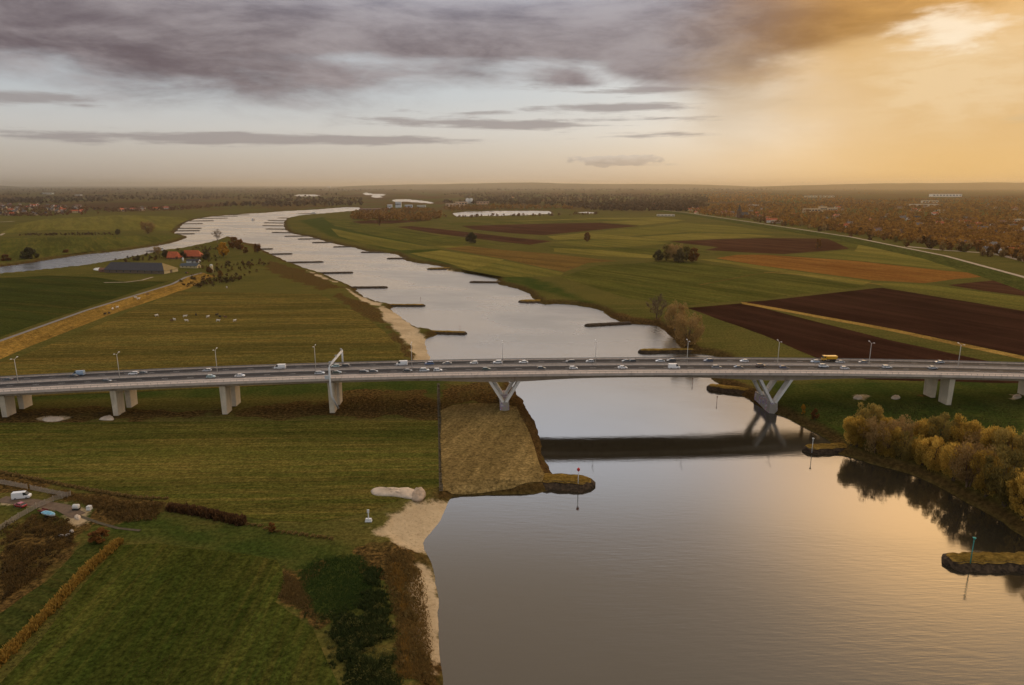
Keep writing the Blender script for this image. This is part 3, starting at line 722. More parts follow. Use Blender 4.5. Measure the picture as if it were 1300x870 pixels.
def rail(t, h=.75, step=4.0, top=.24):
    r = bsweep('guard_rail', M_steel, [(t - .05, h - top), (t + .05, h - top), (t + .05, h), (t - .05, h)], bridge)
    mb = MB()
    for s in np.arange(-400, 450, step):
        x, y, z = bp(s, t, zdeck(s)); mb.box(x - .06, x + .06, y - .05, y + .05, z, z + h - top)
    setp(mb.build('rail_posts', M_steel, r), kind='stuff')
rail(3.35); rail(12.75); rail(15.75); rail(24.45, .9, 4, .4); rail(-2.75, 1.1, 3.0, .12)
# wall piers
def zland(s, t): x, y, _ = bp(s, t, 0); return float(land_z(x, y)[0])
for s in (-285.5, -235.5, -185, -135, -85, 214, 264, 314):
    for t0 in (0.0, 12.0):
        mb = MB(); zt = zdeck(s) - gdepth(s) + .12; z0 = -.6
        hw, tp = 1.15, 1.35
        mb.hexa([bp(s - hw, t0, z0), bp(s + hw, t0, z0), bp(s + hw, t0 + 6.2, z0), bp(s - hw, t0 + 6.2, z0)],
                [bp(s - tp, t0 - .15, zt), bp(s + tp, t0 - .15, zt), bp(s + tp, t0 + 6.6, zt), bp(s - tp, t0 + 6.6, zt)])
        o = mb.build('pier_wall', M_pier, bridge)
        cp = MB(); cp.hexa([bp(s - 1.7, t0 - .5, zt - .02), bp(s + 1.7, t0 - .5, zt - .02), bp(s + 1.7, t0 + 7, zt - .02), bp(s - 1.7, t0 + 7, zt - .02)],
                           [bp(s - 1.7, t0 - .5, zt + .25), bp(s + 1.7, t0 - .5, zt + .25), bp(s + 1.7, t0 + 7, zt + .25), bp(s - 1.7, t0 + 7, zt + .25)])
        cp.build('bearing_block', M_gird, o)
# V piers
M_arm = concrete('arm_concrete', (.88, .83, .77), (.32, .26, .2), .3)
for sv, z1, hw in ((V1, 4.3, 2.1), (V2, 2.3, 1.9)):
    mb = MB(); a0, a1 = -.6, 19.2
    mb.loft([[bp(sv - hw - .3, a0 + .8, -4.6), bp(sv, a0 - .4, -4.6), bp(sv + hw + .3, a0 + .8, -4.6), bp(sv + hw + .3, a1, -4.6), bp(sv - hw - .3, a1, -4.6)],
             [bp(sv - hw, a0 + .9, z1), bp(sv, a0, z1), bp(sv + hw, a0 + .9, z1), bp(sv + hw, a1 - .2, z1), bp(sv - hw, a1 - .2, z1)]])
    base = mb.build('pier_base', M_base, bridge)
    for t0 in (-.1, 12.2):
        for sg in (-1, 1):
            sp_ = 6.9 if sv == V1 else 7.6
            mb = MB(); zt = zdeck(sv + sg * sp_) - gdepth(sv + sg * sp_) + .3; s0 = sv + sg * .62; s1 = sv + sg * sp_; w0, w1 = .62, .72
            mb.hexa([bp(s0 - w0, t0, z1 - .4), bp(s0 + w0, t0, z1 - .4), bp(s0 + w0, t0 + 3.6, z1 - .4), bp(s0 - w0, t0 + 3.6, z1 - .4)],
                    [bp(s1 - w1, t0 - .1, zt), bp(s1 + w1, t0 - .1, zt), bp(s1 + w1, t0 + 3.8, zt), bp(s1 - w1, t0 + 3.8, zt)])
            mb.build('pier_arm', M_arm, base)

def s_at(px, t, dz=0.0):
    lo, hi = -420., 460.
    for _ in range(50):
        m_ = (lo + hi) / 2
        if proj(bp(m_, t, zdeck(m_) + dz))[0] < px: lo = m_
        else: hi = m_
    return (lo + hi) / 2
ORD = ['first', 'second', 'third', 'fourth', 'fifth', 'sixth', 'seventh', 'eighth', 'ninth', 'tenth', 'eleventh', 'twelfth', 'thirteenth', 'fourteenth', 'fifteenth', 'sixteenth', 'seventeenth', 'eighteenth', 'nineteenth', 'twentieth', 'twenty-first', 'twenty-second', 'twenty-third', 'twenty-fourth']

# street lamps on the median
M_pole = plain('lamp_pole_paint', (.62, .60, .56), .5, .2, .08)
def lamp_proto():
    r = empty('street_lamp')
    mb = MB(); mb.tube([(0, 0, 0), (0, 0, 5), (0, 0, 11.2)], [.17, .13, .09], 8); mb.box(-.25, .25, -.25, .25, 0, .25); mb.build('pole', M_pole, r, True)
    for sg in (-1, 1):
        mb = MB(); mb.tube([(0, 0, 10.9), (0, sg * .8, 11.5), (0, sg * 1.9, 11.75)], [.07, .06, .05], 6); a = mb.build('arm', M_pole, r, True)
        mb = MB(); mb.loft([[(-.16, sg * 1.7, 11.68), (.16, sg * 1.7, 11.68), (.12, sg * 1.7, 11.9), (-.12, sg * 1.7, 11.9)],
                            [(-.24, sg * 2.3, 11.72), (.24, sg * 2.3, 11.72), (.16, sg * 2.3, 12.0), (-.16, sg * 2.3, 12.0)],
                            [(-.12, sg * 2.8, 11.82), (.12, sg * 2.8, 11.82), (.09, sg * 2.8, 11.96), (-.09, sg * 2.8, 11.96)]])
        mb.build('luminaire', M_white, r)
    return r
LAMP_PX = [23, 152, 276, 401, 523, 638, 756, 872, 987, 1103, 1216]
lp = lamp_proto(); LAMP_S = []
for i, x in enumerate(LAMP_PX):
    s = s_at(x, 14.2); LAMP_S.append(s)
    o = lp if i == 0 else copy_tree(lp)
    o.location = bp(s, 14.2, zdeck(s) + .16); o.rotation_euler = (0, 0, BA)
    setp(o, f'tall double-armed street lamp on the bridge median, {ORD[i]} from the left', 'street lamp', 'street lamps along the bridge median')

# white sign gantry over both carriageways
gs = s_at(418.5, -3.8, 2)
g = empty('sign_gantry', bp(gs, -3.8, 0), BA); setp(g, 'white steel portal gantry with cameras spanning the bridge beside the fourth lamp', 'gantry')
zd = zdeck(gs)
mb = MB(); mb.tube([(2.0, 4.6, 2.0), (.3, .2, 9.5), (0, 0, zd - 2), (0, 0, zd + 5.6), (.2, .8, zd + 6.4)], [.5, .5, .5, .48, .4], 8); mb.build('near_leg', M_white, g, True)
mb = MB(); mb.tube([(.1, .5, zd + 6.3), (.1, 29.0, zd + 6.3)], .42, 8)
for k in range(14): mb.tube([(.1, 1 + k * 2, zd + 6.3), (.1, 2 + k * 2, zd + 7.2), (.1, 3 + k * 2, zd + 6.3)], .07, 4)
mb.tube([(.1, 1.5, zd + 7.2), (.1, 29, zd + 7.2)], .12, 6); mb.build('cross_beam', M_white, g, True)
mb = MB(); mb.tube([(.1, 29, zd + 7.0), (.1, 29, zd + 3), (.1, 29, zd - .9)], [.42, .42, .45], 8); mb.build('far_leg', M_white, g, True)
mb = MB(); mb.box(-2.3, -.5, -.15, .15, zd + .1, zd + 1.9); mb.box(-.5, 0, -.06, .06, zd + .9, zd + 1.1); mb.build('sign_panel', plain('sign_grey', (.60, .62, .64), .5), g)
for k, (yy, dzz) in enumerate(((1.2, 7.5), (2.6, 7.5), (27.5, 7.6), (15, 7.4))):
    mb = MB(); mb.box(-.15, .25, yy - .15, yy + .15, zd + 6.6, zd + dzz); mb.box(-.5, .4, yy - .25, yy + .25, zd + dzz, zd + dzz + .45); mb.build('camera_box', plain('camera_grey', (.35, .35, .36), .5), g)

# ------------------------------------------------------------------ vehicles
M_glass = plain('car_glass', (.03, .035, .04), .12, 0, .05)
M_tyre = plain('tyre_rubber', (.02, .02, .02), .8)
M_rim = plain('wheel_rim', (.4, .4, .42), .35, .7)
M_lampw = plain('headlight_glass', (.8, .8, .78), .15)
M_lampr = plain('tail_light_glass', (.35, .02, .02), .2)
PAINT = {'white': (.80, .80, .80), 'silver': (.50, .52, .54), 'grey': (.22, .22, .23), 'dark grey': (.075, .078, .082), 'black': (.022, .022, .024), 'blue': (.05, .11, .26), 'light blue': (.36, .47, .60),
         'pale teal': (.38, .52, .52), 'dark green': (.045, .075, .055), 'brown': (.16, .105, .075), 'red': (.42, .025, .03), 'dark blue': (.035, .05, .10), 'yellow': (.80, .42, .02)}
def paint(c):
    k = 'car_paint_' + c.replace(' ', '_')
    if k not in MATS:
        m, t, b, o = base_mat(k); oi = t.node('ShaderNodeObjectInfo')
        kk = t.add(.88, t.mul(oi.outputs['Random'], .24)); t.put(b.inputs['Base Color'], t.mix(1.0, PAINT[c], t.xyz(kk, kk, kk), 'MULTIPLY'))
        b.inputs['Roughness'].default_value = .28; b.inputs['Coat Weight'].default_value = .6; MATS[k] = m
    return MATS[k]
def car_meshes(kind):
    """front towards +x, origin on the road under the middle"""
    S = {'saloon': dict(L=4.6, W=1.82, belt=.92, roof=1.43, xs=(-2.0, -1.1, .55, 1.35), hood=.80, boot=.90), 'hatchback': dict(L=4.1, W=1.78, belt=.95, roof=1.50, xs=(-2.0, -1.6, .45, 1.2), hood=.84, boot=.95),
         'estate': dict(L=4.7, W=1.84, belt=.95, roof=1.50, xs=(-2.28, -1.95, .55, 1.35), hood=.84, boot=.95), 'suv': dict(L=4.6, W=1.9, belt=1.08, roof=1.72, xs=(-2.22, -1.85, .6, 1.25), hood=1.0, boot=1.08),
         'van': dict(L=5.6, W=2.0, belt=1.25, roof=2.35, xs=(-2.75, -2.68, 1.35, 2.15), hood=1.15, boot=1.25)}[kind]
    L, Wd, bt = S['L'] / 2, S['W'] / 2, S['belt']; xs = S['xs']; rf = S['roof']
    def ring(x, w, zb, zt): return [(x, -w, zb + .12), (x, -w * .96, zb), (x, w * .96, zb), (x, w, zb + .12), (x, w, zt - .16), (x, w * .9, zt), (x, -w * .9, zt), (x, -w, zt - .16)]
    b = MB(); b.loft([ring(-L, Wd * .82, .38, S['boot'] - .12), ring(-L + .15, Wd * .95, .28, S['boot']), ring(xs[0], Wd, .24, bt), ring(xs[1], Wd, .22, bt), ring(0, Wd, .22, bt), ring(xs[3], Wd, .22, bt - .02),
                      ring(L - .45, Wd * .96, .25, S['hood']), ring(L - .1, Wd * .88, .3, S['hood'] - .1), ring(L, Wd * .74, .4, S['hood'] - .25)])
    r = MB()
    r.hexa([(xs[1], -Wd * .80, rf - .07), (xs[2], -Wd * .78, rf - .07), (xs[2], Wd * .78, rf - .07), (xs[1], Wd * .80, rf - .07)],
           [(xs[1] + .15, -Wd * .72, rf), (xs[2] - .2, -Wd * .70, rf), (xs[2] - .2, Wd * .70, rf), (xs[1] + .15, Wd * .72, rf)])
    gl = MB(); gl.hexa([(xs[0], -Wd * .93, bt - .02), (xs[3], -Wd * .9, bt - .04), (xs[3], Wd * .9, bt - .04), (xs[0], Wd * .93, bt - .02)],
                       [(xs[1], -Wd * .79, rf - .071), (xs[2], -Wd * .77, rf - .071), (xs[2], Wd * .77, rf - .071), (xs[1], Wd * .79, rf - .071)])
    if kind == 'van':   # the load space is closed metal
        r.hexa([(xs[0] - .03, -Wd * .965, bt - .03), (.75, -Wd * .965, bt - .03), (.75, Wd * .965, bt - .03), (xs[0] - .03, Wd * .965, bt - .03)],
               [(xs[1] - .02, -Wd * .86, rf - .02), (.65, -Wd * .86, rf - .02), (.65, Wd * .86, rf - .02), (xs[1] - .02, Wd * .86, rf - .02)])
    else:
        for sg in (-1, 1):
            for x in (xs[1] + .1, (xs[1] + xs[2]) / 2, xs[2]):
                x0 = x + (xs[3] - xs[2]) * .85 if x == xs[2] else (x - .1 if x != xs[1] + .1 else xs[0] + .12)
                r.tube([(x0, sg * Wd * .945, bt - .02), (x, sg * Wd * .80, rf - .05)], .05, 4)
    wh = MB(); wh.tube([(0, -.11, 0), (0, .11, 0)], .32, 12); rm = MB(); rm.tube([(0, -.115, 0), (0, .115, 0)], .19, 8)
    hl = MB(); hl.box(-.06, .05, -.17, .17, -.07, .07)
    return dict(S=S, body=b, roof=r, glass=gl, wheel=wh, rim=rm, lampb=hl)
CARM = {}
def car(kind, color, loc, rz, label, group, pitch=0.0):
    key = (kind, color)
    if key not in CARM:
        if kind not in CARM:
            q = car_meshes(kind); CARM[kind] = dict(S=q['S'], b=q, g=q['glass'].mesh('windows', M_glass), w=q['wheel'].mesh('wheel', M_tyre), r=q['rim'].mesh('rim', M_rim), h=q['lampb'].mesh('headlight', M_lampw), t=q['lampb'].mesh('tail_light', M_lampr))
        q = CARM[kind]['b']; CARM[key] = (q['body'].mesh('body', paint(color)), q['roof'].mesh('roof', paint(color)))
    K = CARM[kind]; S = K['S']
    e = empty('van' if kind == 'van' else 'car', loc, rz); e.rotation_euler = (0, pitch, rz)
    bo = obj('body', CARM[key][0], e); obj('roof', CARM[key][1], e); obj('windows', K['g'], e)
    for sx in (-1, 1):
        for sy in (-1, 1):
            o = obj('wheel', K['w'], e); o.location = (sx * S['L'] * .30, sy * (S['W'] / 2 - .1), .32)
            p = obj('rim', K['r'], o)
    for sy in (-1, 1):
        o = obj('headlight', K['h'], bo); o.location = (S['L'] / 2 - .06, sy * S['W'] * .28, S['hood'] - .27)
        o = obj('tail_light', K['t'], bo); o.location = (-S['L'] / 2 + .04, sy * S['W'] * .30, S['boot'] - .2)
    return setp(e, label, 'van' if kind == 'van' else 'car', group)
CARS = [  # photo x, y, carriageway, kind, colour
    (10, 482, 'F', 'saloon', 'dark grey'), (93, 478, 'F', 'saloon', 'black'), (100, 475, 'F', 'van', 'light blue'), (169.5, 474, 'F', 'estate', 'white'), (181, 474.5, 'F', 'saloon', 'dark grey'), (263, 472.5, 'F', 'hatchback', 'silver'),
    (136, 484.5, 'N', 'hatchback', 'dark grey'), (268, 479.4, 'N', 'hatchback', 'pale teal'), (304.6, 476, 'N', 'saloon', 'white'),
    (355.5, 466, 'F', 'van', 'white'), (426, 467, 'F', 'hatchback', 'pale teal'), (437.5, 465, 'F', 'estate', 'black'), (510.4, 464.4, 'F', 'van', 'white'), (545, 462, 'F', 'suv', 'blue'), (567.5, 463, 'F', 'saloon', 'grey'), (601.7, 463, 'F', 'hatchback', 'white'), (631.7, 460, 'F', 'suv', 'white'),
    (406, 473, 'N', 'estate', 'silver'), (427.6, 474, 'N', 'saloon', 'dark green'), (462, 472, 'N', 'estate', 'black'), (474.5, 473, 'N', 'hatchback', 'dark grey'), (517.5, 471, 'N', 'saloon', 'black'), (539, 469, 'N', 'suv', 'silver'), (556, 471.5, 'N', 'hatchback', 'white'), (617.5, 470, 'N', 'hatchback', 'dark green'),
    (664.6, 461, 'F', 'saloon', 'white'), (724, 458.6, 'F', 'estate', 'black'), (749, 460.6, 'F', 'hatchback', 'silver'), (795, 458, 'F', 'saloon', 'dark grey'), (802, 459.5, 'F', 'hatchback', 'black'), (838, 459, 'F', 'saloon', 'silver'), (852, 458, 'F', 'suv', 'black'), (899, 457.6, 'F', 'suv', 'dark blue'), (944.6, 457.8, 'F', 'hatchback', 'white'),
    (687.5, 468.7, 'N', 'hatchback', 'dark grey'), (728, 467.7, 'N', 'hatchback', 'white'), (790.5, 467, 'N', 'saloon', 'white'), (855.7, 466.4, 'N', 'van', 'white'), (909.8, 465, 'N', 'suv', 'grey'), (937.7, 467, 'N', 'saloon', 'dark grey'), (966, 464.7, 'N', 'estate', 'brown'),
    (1034.7, 459.8, 'F', 'hatchback', 'light blue'), (1066.5, 459, 'F', 'saloon', 'silver'), (1095, 460, 'F', 'hatchback', 'grey'), (1192.6, 460, 'F', 'saloon', 'silver'),
    (995, 466.4, 'N', 'hatchback', 'dark blue'), (1045.6, 465, 'N', 'suv', 'white'), (1072.5, 467.5, 'N', 'hatchback', 'white'), (1126, 466, 'N', 'estate', 'white'), (1184, 466.4, 'N', 'saloon', 'silver')]
KN = {'saloon': 'saloon car', 'hatchback': 'hatchback', 'estate': 'estate car', 'suv': 'tall car', 'van': 'delivery van'}
LANES = {'N': (5.9, 9.3), 'F': (18.2, 21.6)}
used = {}
for x, y, cw, kd, co in CARS:
    best = min(((abs(proj(bp(s, t, zdeck(s) + .7))[1] - y), t, s) for t in LANES[cw] for s in [s_at(x, t, .7)]))
    t, s = best[1], best[2]
    k = min(range(11), key=lambda i: abs(LAMP_PX[i] - x)); side = 'left' if x < LAMP_PX[k] else 'right'
    lab = f"{co} {KN[kd]} on the bridge's {'near' if cw == 'N' else 'far'} carriageway, {side} of the {ORD[k]} lamp"
    if lab in used: lab = lab + ', the farther from it'
    used[lab] = 1
    rz = BA if cw == 'N' else BA + math.pi
    sl = 2 * 8.4e-5 * (s - 28)
    car(kd, co, bp(s, t, zdeck(s) + .022), rz, lab, 'vehicles driving over the bridge', sl if cw == 'N' else -sl)
# yellow tipper lorry
ts = s_at(1052.5, 21.9, 1.2); tr = empty('lorry', bp(ts, 21.9, zdeck(ts) + .022), BA + math.pi)
setp(tr, 'yellow tipper lorry on the far carriageway of the bridge, left of the tenth lamp', 'lorry', 'vehicles driving over the bridge')
Y = paint('yellow')
mb = MB(); mb.hexa([(1.7, -1.2, .9), (3.6, -1.2, .7), (3.6, 1.2, .7), (1.7, 1.2, .9)], [(1.75, -1.15, 2.9), (3.2, -1.1, 2.9), (3.2, 1.1, 2.9), (1.75, 1.15, 2.9)]); cb = mb.build('cab', Y, tr)
mb = MB(); mb.hexa([(3.52, -1.0, 1.75), (3.56, -1.0, 1.74), (3.56, 1.0, 1.74), (3.52, 1.0, 1.75)], [(3.24, -.95, 2.75), (3.30, -.95, 2.75), (3.30, .95, 2.75), (3.24, .95, 2.75)]); mb.box(2.2, 3.1, -1.2, -1.17, 1.8, 2.6); mb.box(2.2, 3.1, 1.17, 1.2, 1.8, 2.6); mb.build('windows', M_glass, cb)
mb = MB(); mb.hexa([(-3.6, -1.15, 1.2), (1.5, -1.15, 1.2), (1.5, 1.15, 1.2), (-3.6, 1.15, 1.2)], [(-3.9, -1.28, 2.75), (1.5, -1.28, 2.75), (1.5, 1.28, 2.75), (-3.9, 1.28, 2.75)])
for k in range(6): mb.box(-3.2 + k * .85, -3.08 + k * .85, -1.32, 1.32, 1.4, 2.6)
mb.build('tipper_body', Y, tr)
mb = MB(); mb.box(-3.6, 3.3, -.5, .5, .75, 1.18); mb.build('chassis', M_tyre, tr)
wm = MB(); wm.tube([(0, -.17, 0), (0, .17, 0)], .5, 12); wme = wm.mesh('wheel', M_tyre)
for xx in (2.6, -1.5, -2.7):
    for sy in (-1, 1): o = obj('wheel', wme, tr); o.location = (xx, sy * 1.05, .5)

# ------------------------------------------------------------------ groynes of dumped stone
def rock_mat(name, c1, c2):
    m, t, b, o = base_mat(name)
    pos = t.node('ShaderNodeTexCoord').outputs['Object']
    v = t.node('ShaderNodeTexVoronoi'); t.put(v.inputs['Vector'], pos); v.inputs['Scale'].default_value = 1.1
    n = t.noise(pos, .5, 5, .7)
    c = t.mix(t.step(n, .3, .7), c1, c2); s_ = t.node('ShaderNodeSeparateColor'); t.put(s_.inputs[0], v.outputs['Color']); k = t.add(.6, t.mul(s_.outputs[0], .8))
    t.put(b.inputs['Base Color'], t.mix(1.0, c, t.xyz(k, k, k), 'MULTIPLY')); b.inputs['Roughness'].default_value = .9; b.inputs['Specular IOR Level'].default_value = .2
    bump(t, b, v.outputs['Distance'], .8, .4); MATS[name] = m; return m
M_rock = rock_mat('groyne_stone', (.040, .026, .016), (.085, .056, .032))
M_turf = grass('groyne_turf', (.150, .098, .032), (.19, .12, .040), (.09, .075, .022), 0, .6, 3, (.24, .155, .055), .5, .4)
def groyne(px0, px1, wd, ht, label, group, turf=False):
    """px0: root on the bank, px1: tip; both on the water level"""
    a = P(*px0, WATER)[:2]; b = P(*px1, WATER)[:2]; d = b - a; L = np.linalg.norm(d); d = d / L; nrm = np.array([-d[1], d[0]])
    e = empty('groyne', (a[0], a[1], WATER)); setp(e, label, 'groyne', group)
    rv = []; n = int(max(10, min(60, L / 1.5))); rings = []; tr_ = []
    for i in range(n + 1):
        u = i / n; taper = math.sqrt(max(0.0, 1 - max(0.0, (u * L - (L - wd * .6)) / (wd * .6)) ** 2)) if L > wd else 1 - .5 * u
        c = a + d * (u * L) - a; hw = wd / 2 * max(.12, taper) * (1.0 + .12 * math.sin(i * 1.7) + rng.uniform(-.07, .07)); h = ht * (.45 + .55 * taper) * (1 + rng.uniform(-.08, .08))
        rings.append([(*(c - nrm * hw * 1.35), -2.2), (*(c - nrm * hw), .15 + rng.uniform(0, .3)), (*(c - nrm * hw * .55), h), (*(c), h * 1.06), (*(c + nrm * hw * .55), h), (*(c + nrm * hw), .15 + rng.uniform(0, .3)), (*(c + nrm * hw * 1.35), -2.2)])
        k = .66 * (.6 + .4 * taper); tr_.append([(*(c - nrm * hw * k), h * .88 + .03), (*(c - nrm * hw * .45), h + .16), (*(c), h * 1.06 + .22), (*(c + nrm * hw * .45), h + .16), (*(c + nrm * hw * k), h * .88 + .03)])
    mb = MB(); mb.loft(rings); o = mb.build('stone_slope', M_rock, e, True)
    if turf:
        mb = MB(); nn = 5; tr_ = tr_[:-1]; vs = [q for r in tr_ for q in r]
        mb.addv(vs, [(i * nn + j, i * nn + j + 1, (i + 1) * nn + j + 1, (i + 1) * nn + j) for i in range(len(tr_) - 1) for j in range(nn - 1)]); mb.build('grass_top', M_turf, e, True)
    return e
LEFT_G = [((520, 422), (593, 424), 6.5), ((468, 388.6), (540, 388.6), 7), ((436, 366), (492.5, 365.4), 8), ((398, 347.5), (448.5, 346.6), 8), ((360, 334), (411, 333), 8.5), ((340, 323.4), (371.5, 322.6), 9), ((325, 317), (347, 316.4), 10), ((318, 311.6), (327, 311.4), 10)]
for i, (a, b, wd) in enumerate(LEFT_G):
    groyne(a, b, wd, 1.5, f'narrow dark stone groyne jutting from the left bank, {ORD[i]} one upstream of the bridge', 'groynes on the left bank', i < 2)
RIGHT_G = [((800, 411), (742, 414), 6.5), ((700, 383), (658, 383.5), 17), ((640, 359.2), (596, 358.8), 7), ((572, 341.5), (542, 342), 16), ((518, 328.6), (491, 328.8), 11), ((492, 321), (458, 320.8), 10), ((446, 313.6), (423, 314), 10), ((424, 308), (396, 308.4), 10), ((410, 303.6), (378, 304), 10),
           ((394, 300), (361, 300.4), 10), ((374, 296), (345, 295.6), 11), ((366, 291.4), (337, 291), 11), ((364, 287.2), (333, 286.8), 12), ((362, 283.6), (335, 283.2), 12), ((364, 280.6), (340, 280.2), 12), ((368, 277.2), (353, 277), 12)]
for i, (a, b, wd) in enumerate(RIGHT_G):
    groyne(a, b, wd, 1.5, f'dark stone groyne jutting from the right bank, {ORD[i]} one upstream of the bridge', 'groynes on the right bank', i in (1, 3))
FAR_G = [((218, 297.4), (247.5, 297.2), 11), ((220, 293.6), (254, 293.2), 11), ((224, 290.4), (256, 290.2), 12), ((232, 284.6), (257.7, 284.3), 13), ((238, 281), (271.7, 280.6), 14), ((250, 277.8), (289.4, 277.2), 14), ((270, 275), (302, 274.8), 15), ((290, 273.2), (317, 273.2), 15)]
for i, (a, b, wd) in enumerate(FAR_G):
    groyne(a, b, wd, 1.6, f'thin stone groyne on the far shore where the channels meet, {ORD[i]} one from the bottom', 'groynes on the far shore')
groyne((690, 613), (756, 616.5), 12.5, 2.4, 'broad grassy groyne with dark stone edge carrying the red-topped beacon', 'groynes near the bridge', True)
groyne((1085, 570), (1019, 573), 8.5, 2.0, 'grassy groyne with white beacon reaching out left of the autumn trees', 'groynes near the bridge', True)
groyne((1460, 716), (1197, 716), 9.5, 2.2, 'grassy groyne at the right edge carrying the green beacon', 'groynes near the bridge', True)
groyne((960, 500), (897, 493), 8.5, 2.2, 'curved grassy groyne under the right half of the bridge', 'groynes near the bridge', True)
groyne((900, 446), (810, 447.5), 7, 1.9, 'long brown groyne just behind the bridge below the riverside trees', 'groynes near the bridge', True)

# beacons
def beacon(px, py, h, col, top, label, z=-1.2, mark='cone'):
    p = P(px, py, z); e = empty('beacon', p); setp(e, label, 'beacon', 'river beacons')
    mb = MB(); mb.tube([(0, 0, -1.5), (0, 0, h)], [.16, .11], 8); mb.build('pole', plain('beacon_' + label.split()[1], col, .5), e, True)
    m2 = plain('beacon_top_' + label.split()[1], top, .5)
    mb = MB()
    if mark == 'cone': mb.loft([[(math.cos(q) * .55, math.sin(q) * .55, h - .1) for q in np.linspace(0, 6.283, 9)[:-1]], [(math.cos(q) * .55, math.sin(q) * .55, h + .6) for q in np.linspace(0, 6.283, 9)[:-1]], [(math.cos(q) * .12, math.sin(q) * .12, h + 1.0) for q in np.linspace(0, 6.283, 9)[:-1]]])
    else: mb.loft([[(math.cos(q) * .06, math.sin(q) * .06, h - .1) for q in np.linspace(0, 6.283, 9)[:-1]], [(math.cos(q) * .5, math.sin(q) * .5, h + .8) for q in np.linspace(0, 6.283, 9)[:-1]], [(math.cos(q) * .1, math.sin(q) * .1, h + .95) for q in np.linspace(0, 6.283, 9)[:-1]]])
    mb.build('top_mark', m2, e)
    mb = MB(); mb.tube([(0, 0, h * .9), (0, 0, h * .97)], .17, 8); mb.build('band', m2, e)
beacon(734, 614, 5.2, (.75, .73, .7), (.55, .03, .03), 'a white pole beacon with red top on the broad grassy groyne', -.8)
beacon(1031, 571, 4.2, (.70, .70, .68), (.55, .55, .52), 'plain whitish pole beacon on the groyne left of the autumn trees', -1.2, 'inv')
beacon(1232, 714, 7.0, (.03, .28, .24), (.03, .33, .28), 'slim green pole beacon with green top at the right edge', -1.0, 'inv')
for px, py, nm in ((879, 487, 'thin dark-red marker pole standing in the river behind the curved groyne'), (910, 511, 'small rusty marker pole standing in the river near the right V pier'), (534, 382, 'thin dark marker pole by the second left groyne'), (584, 419, 'tiny dark marker pole beyond the first left groyne')):
    p = P(px, py, WATER); mb = MB(); mb.tube([(0, 0, -2), (0, 0, 2.6), (0, 0, 2.6), (0, 0, 3.4)], [.12, .1, .28, .2], 6)
    o = mb.build('marker_pole', plain('rust_red', (.16, .04, .025), .7), None); o.location = p; setp(o, nm, 'marker pole', 'marker poles in the river')

# ------------------------------------------------------------------ trees
def leaf_cloud(n, centers, radii, size, rg, flat=1.25, plume=False):
    ci = rg.integers(0, len(centers), n)
    d = rg.normal(size=(n, 3)); d /= np.linalg.norm(d, axis=1)[:, None]
    r = radii[ci] * (rg.uniform(.25, 1.0, n) ** .45)
    p = centers[ci] + d * r[:, None] * np.array([1, 1, flat])
    nm = d * .6 + rg.normal(size=(n, 3)) * .8 + np.array([0, 0, .3]); nm /= np.linalg.norm(nm, axis=1)[:, None]
    a = np.cross(nm, rg.normal(size=(n, 3))); a /= np.linalg.norm(a, axis=1)[:, None]; b = np.cross(nm, a)
    if plume:      # long thin shoots rising outwards
        a = np.stack([d[:, 0] * .45, d[:, 1] * .45, np.full(n, 1.0)], -1) + rg.normal(size=(n, 3)) * .35; a /= np.linalg.norm(a, axis=1)[:, None]; b = np.cross(a, rg.normal(size=(n, 3))); b /= np.linalg.norm(b, axis=1)[:, None]; a = a * 1.9; b = b * .55
    s = size * rg.uniform(.6, 1.35, n)[:, None]
    v = np.stack([p - a * s * .5 - b * s * .28, p + a * s * .1 - b * s * .5, p + a * s * .55 + b * s * .1, p - a * s * .1 + b * s * .5], 1).reshape(-1, 3)
    f = np.arange(4 * n).reshape(n, 4)
    tone = np.clip(rg.normal(.5, .2, len(centers))[ci] * .6 + rg.uniform(0, .4, n), 0, 1); br = rg.uniform(.2, .9, n)
    col = np.repeat(np.stack([tone, br, 0 * br], -1), 4, 0)
    return v, f, col
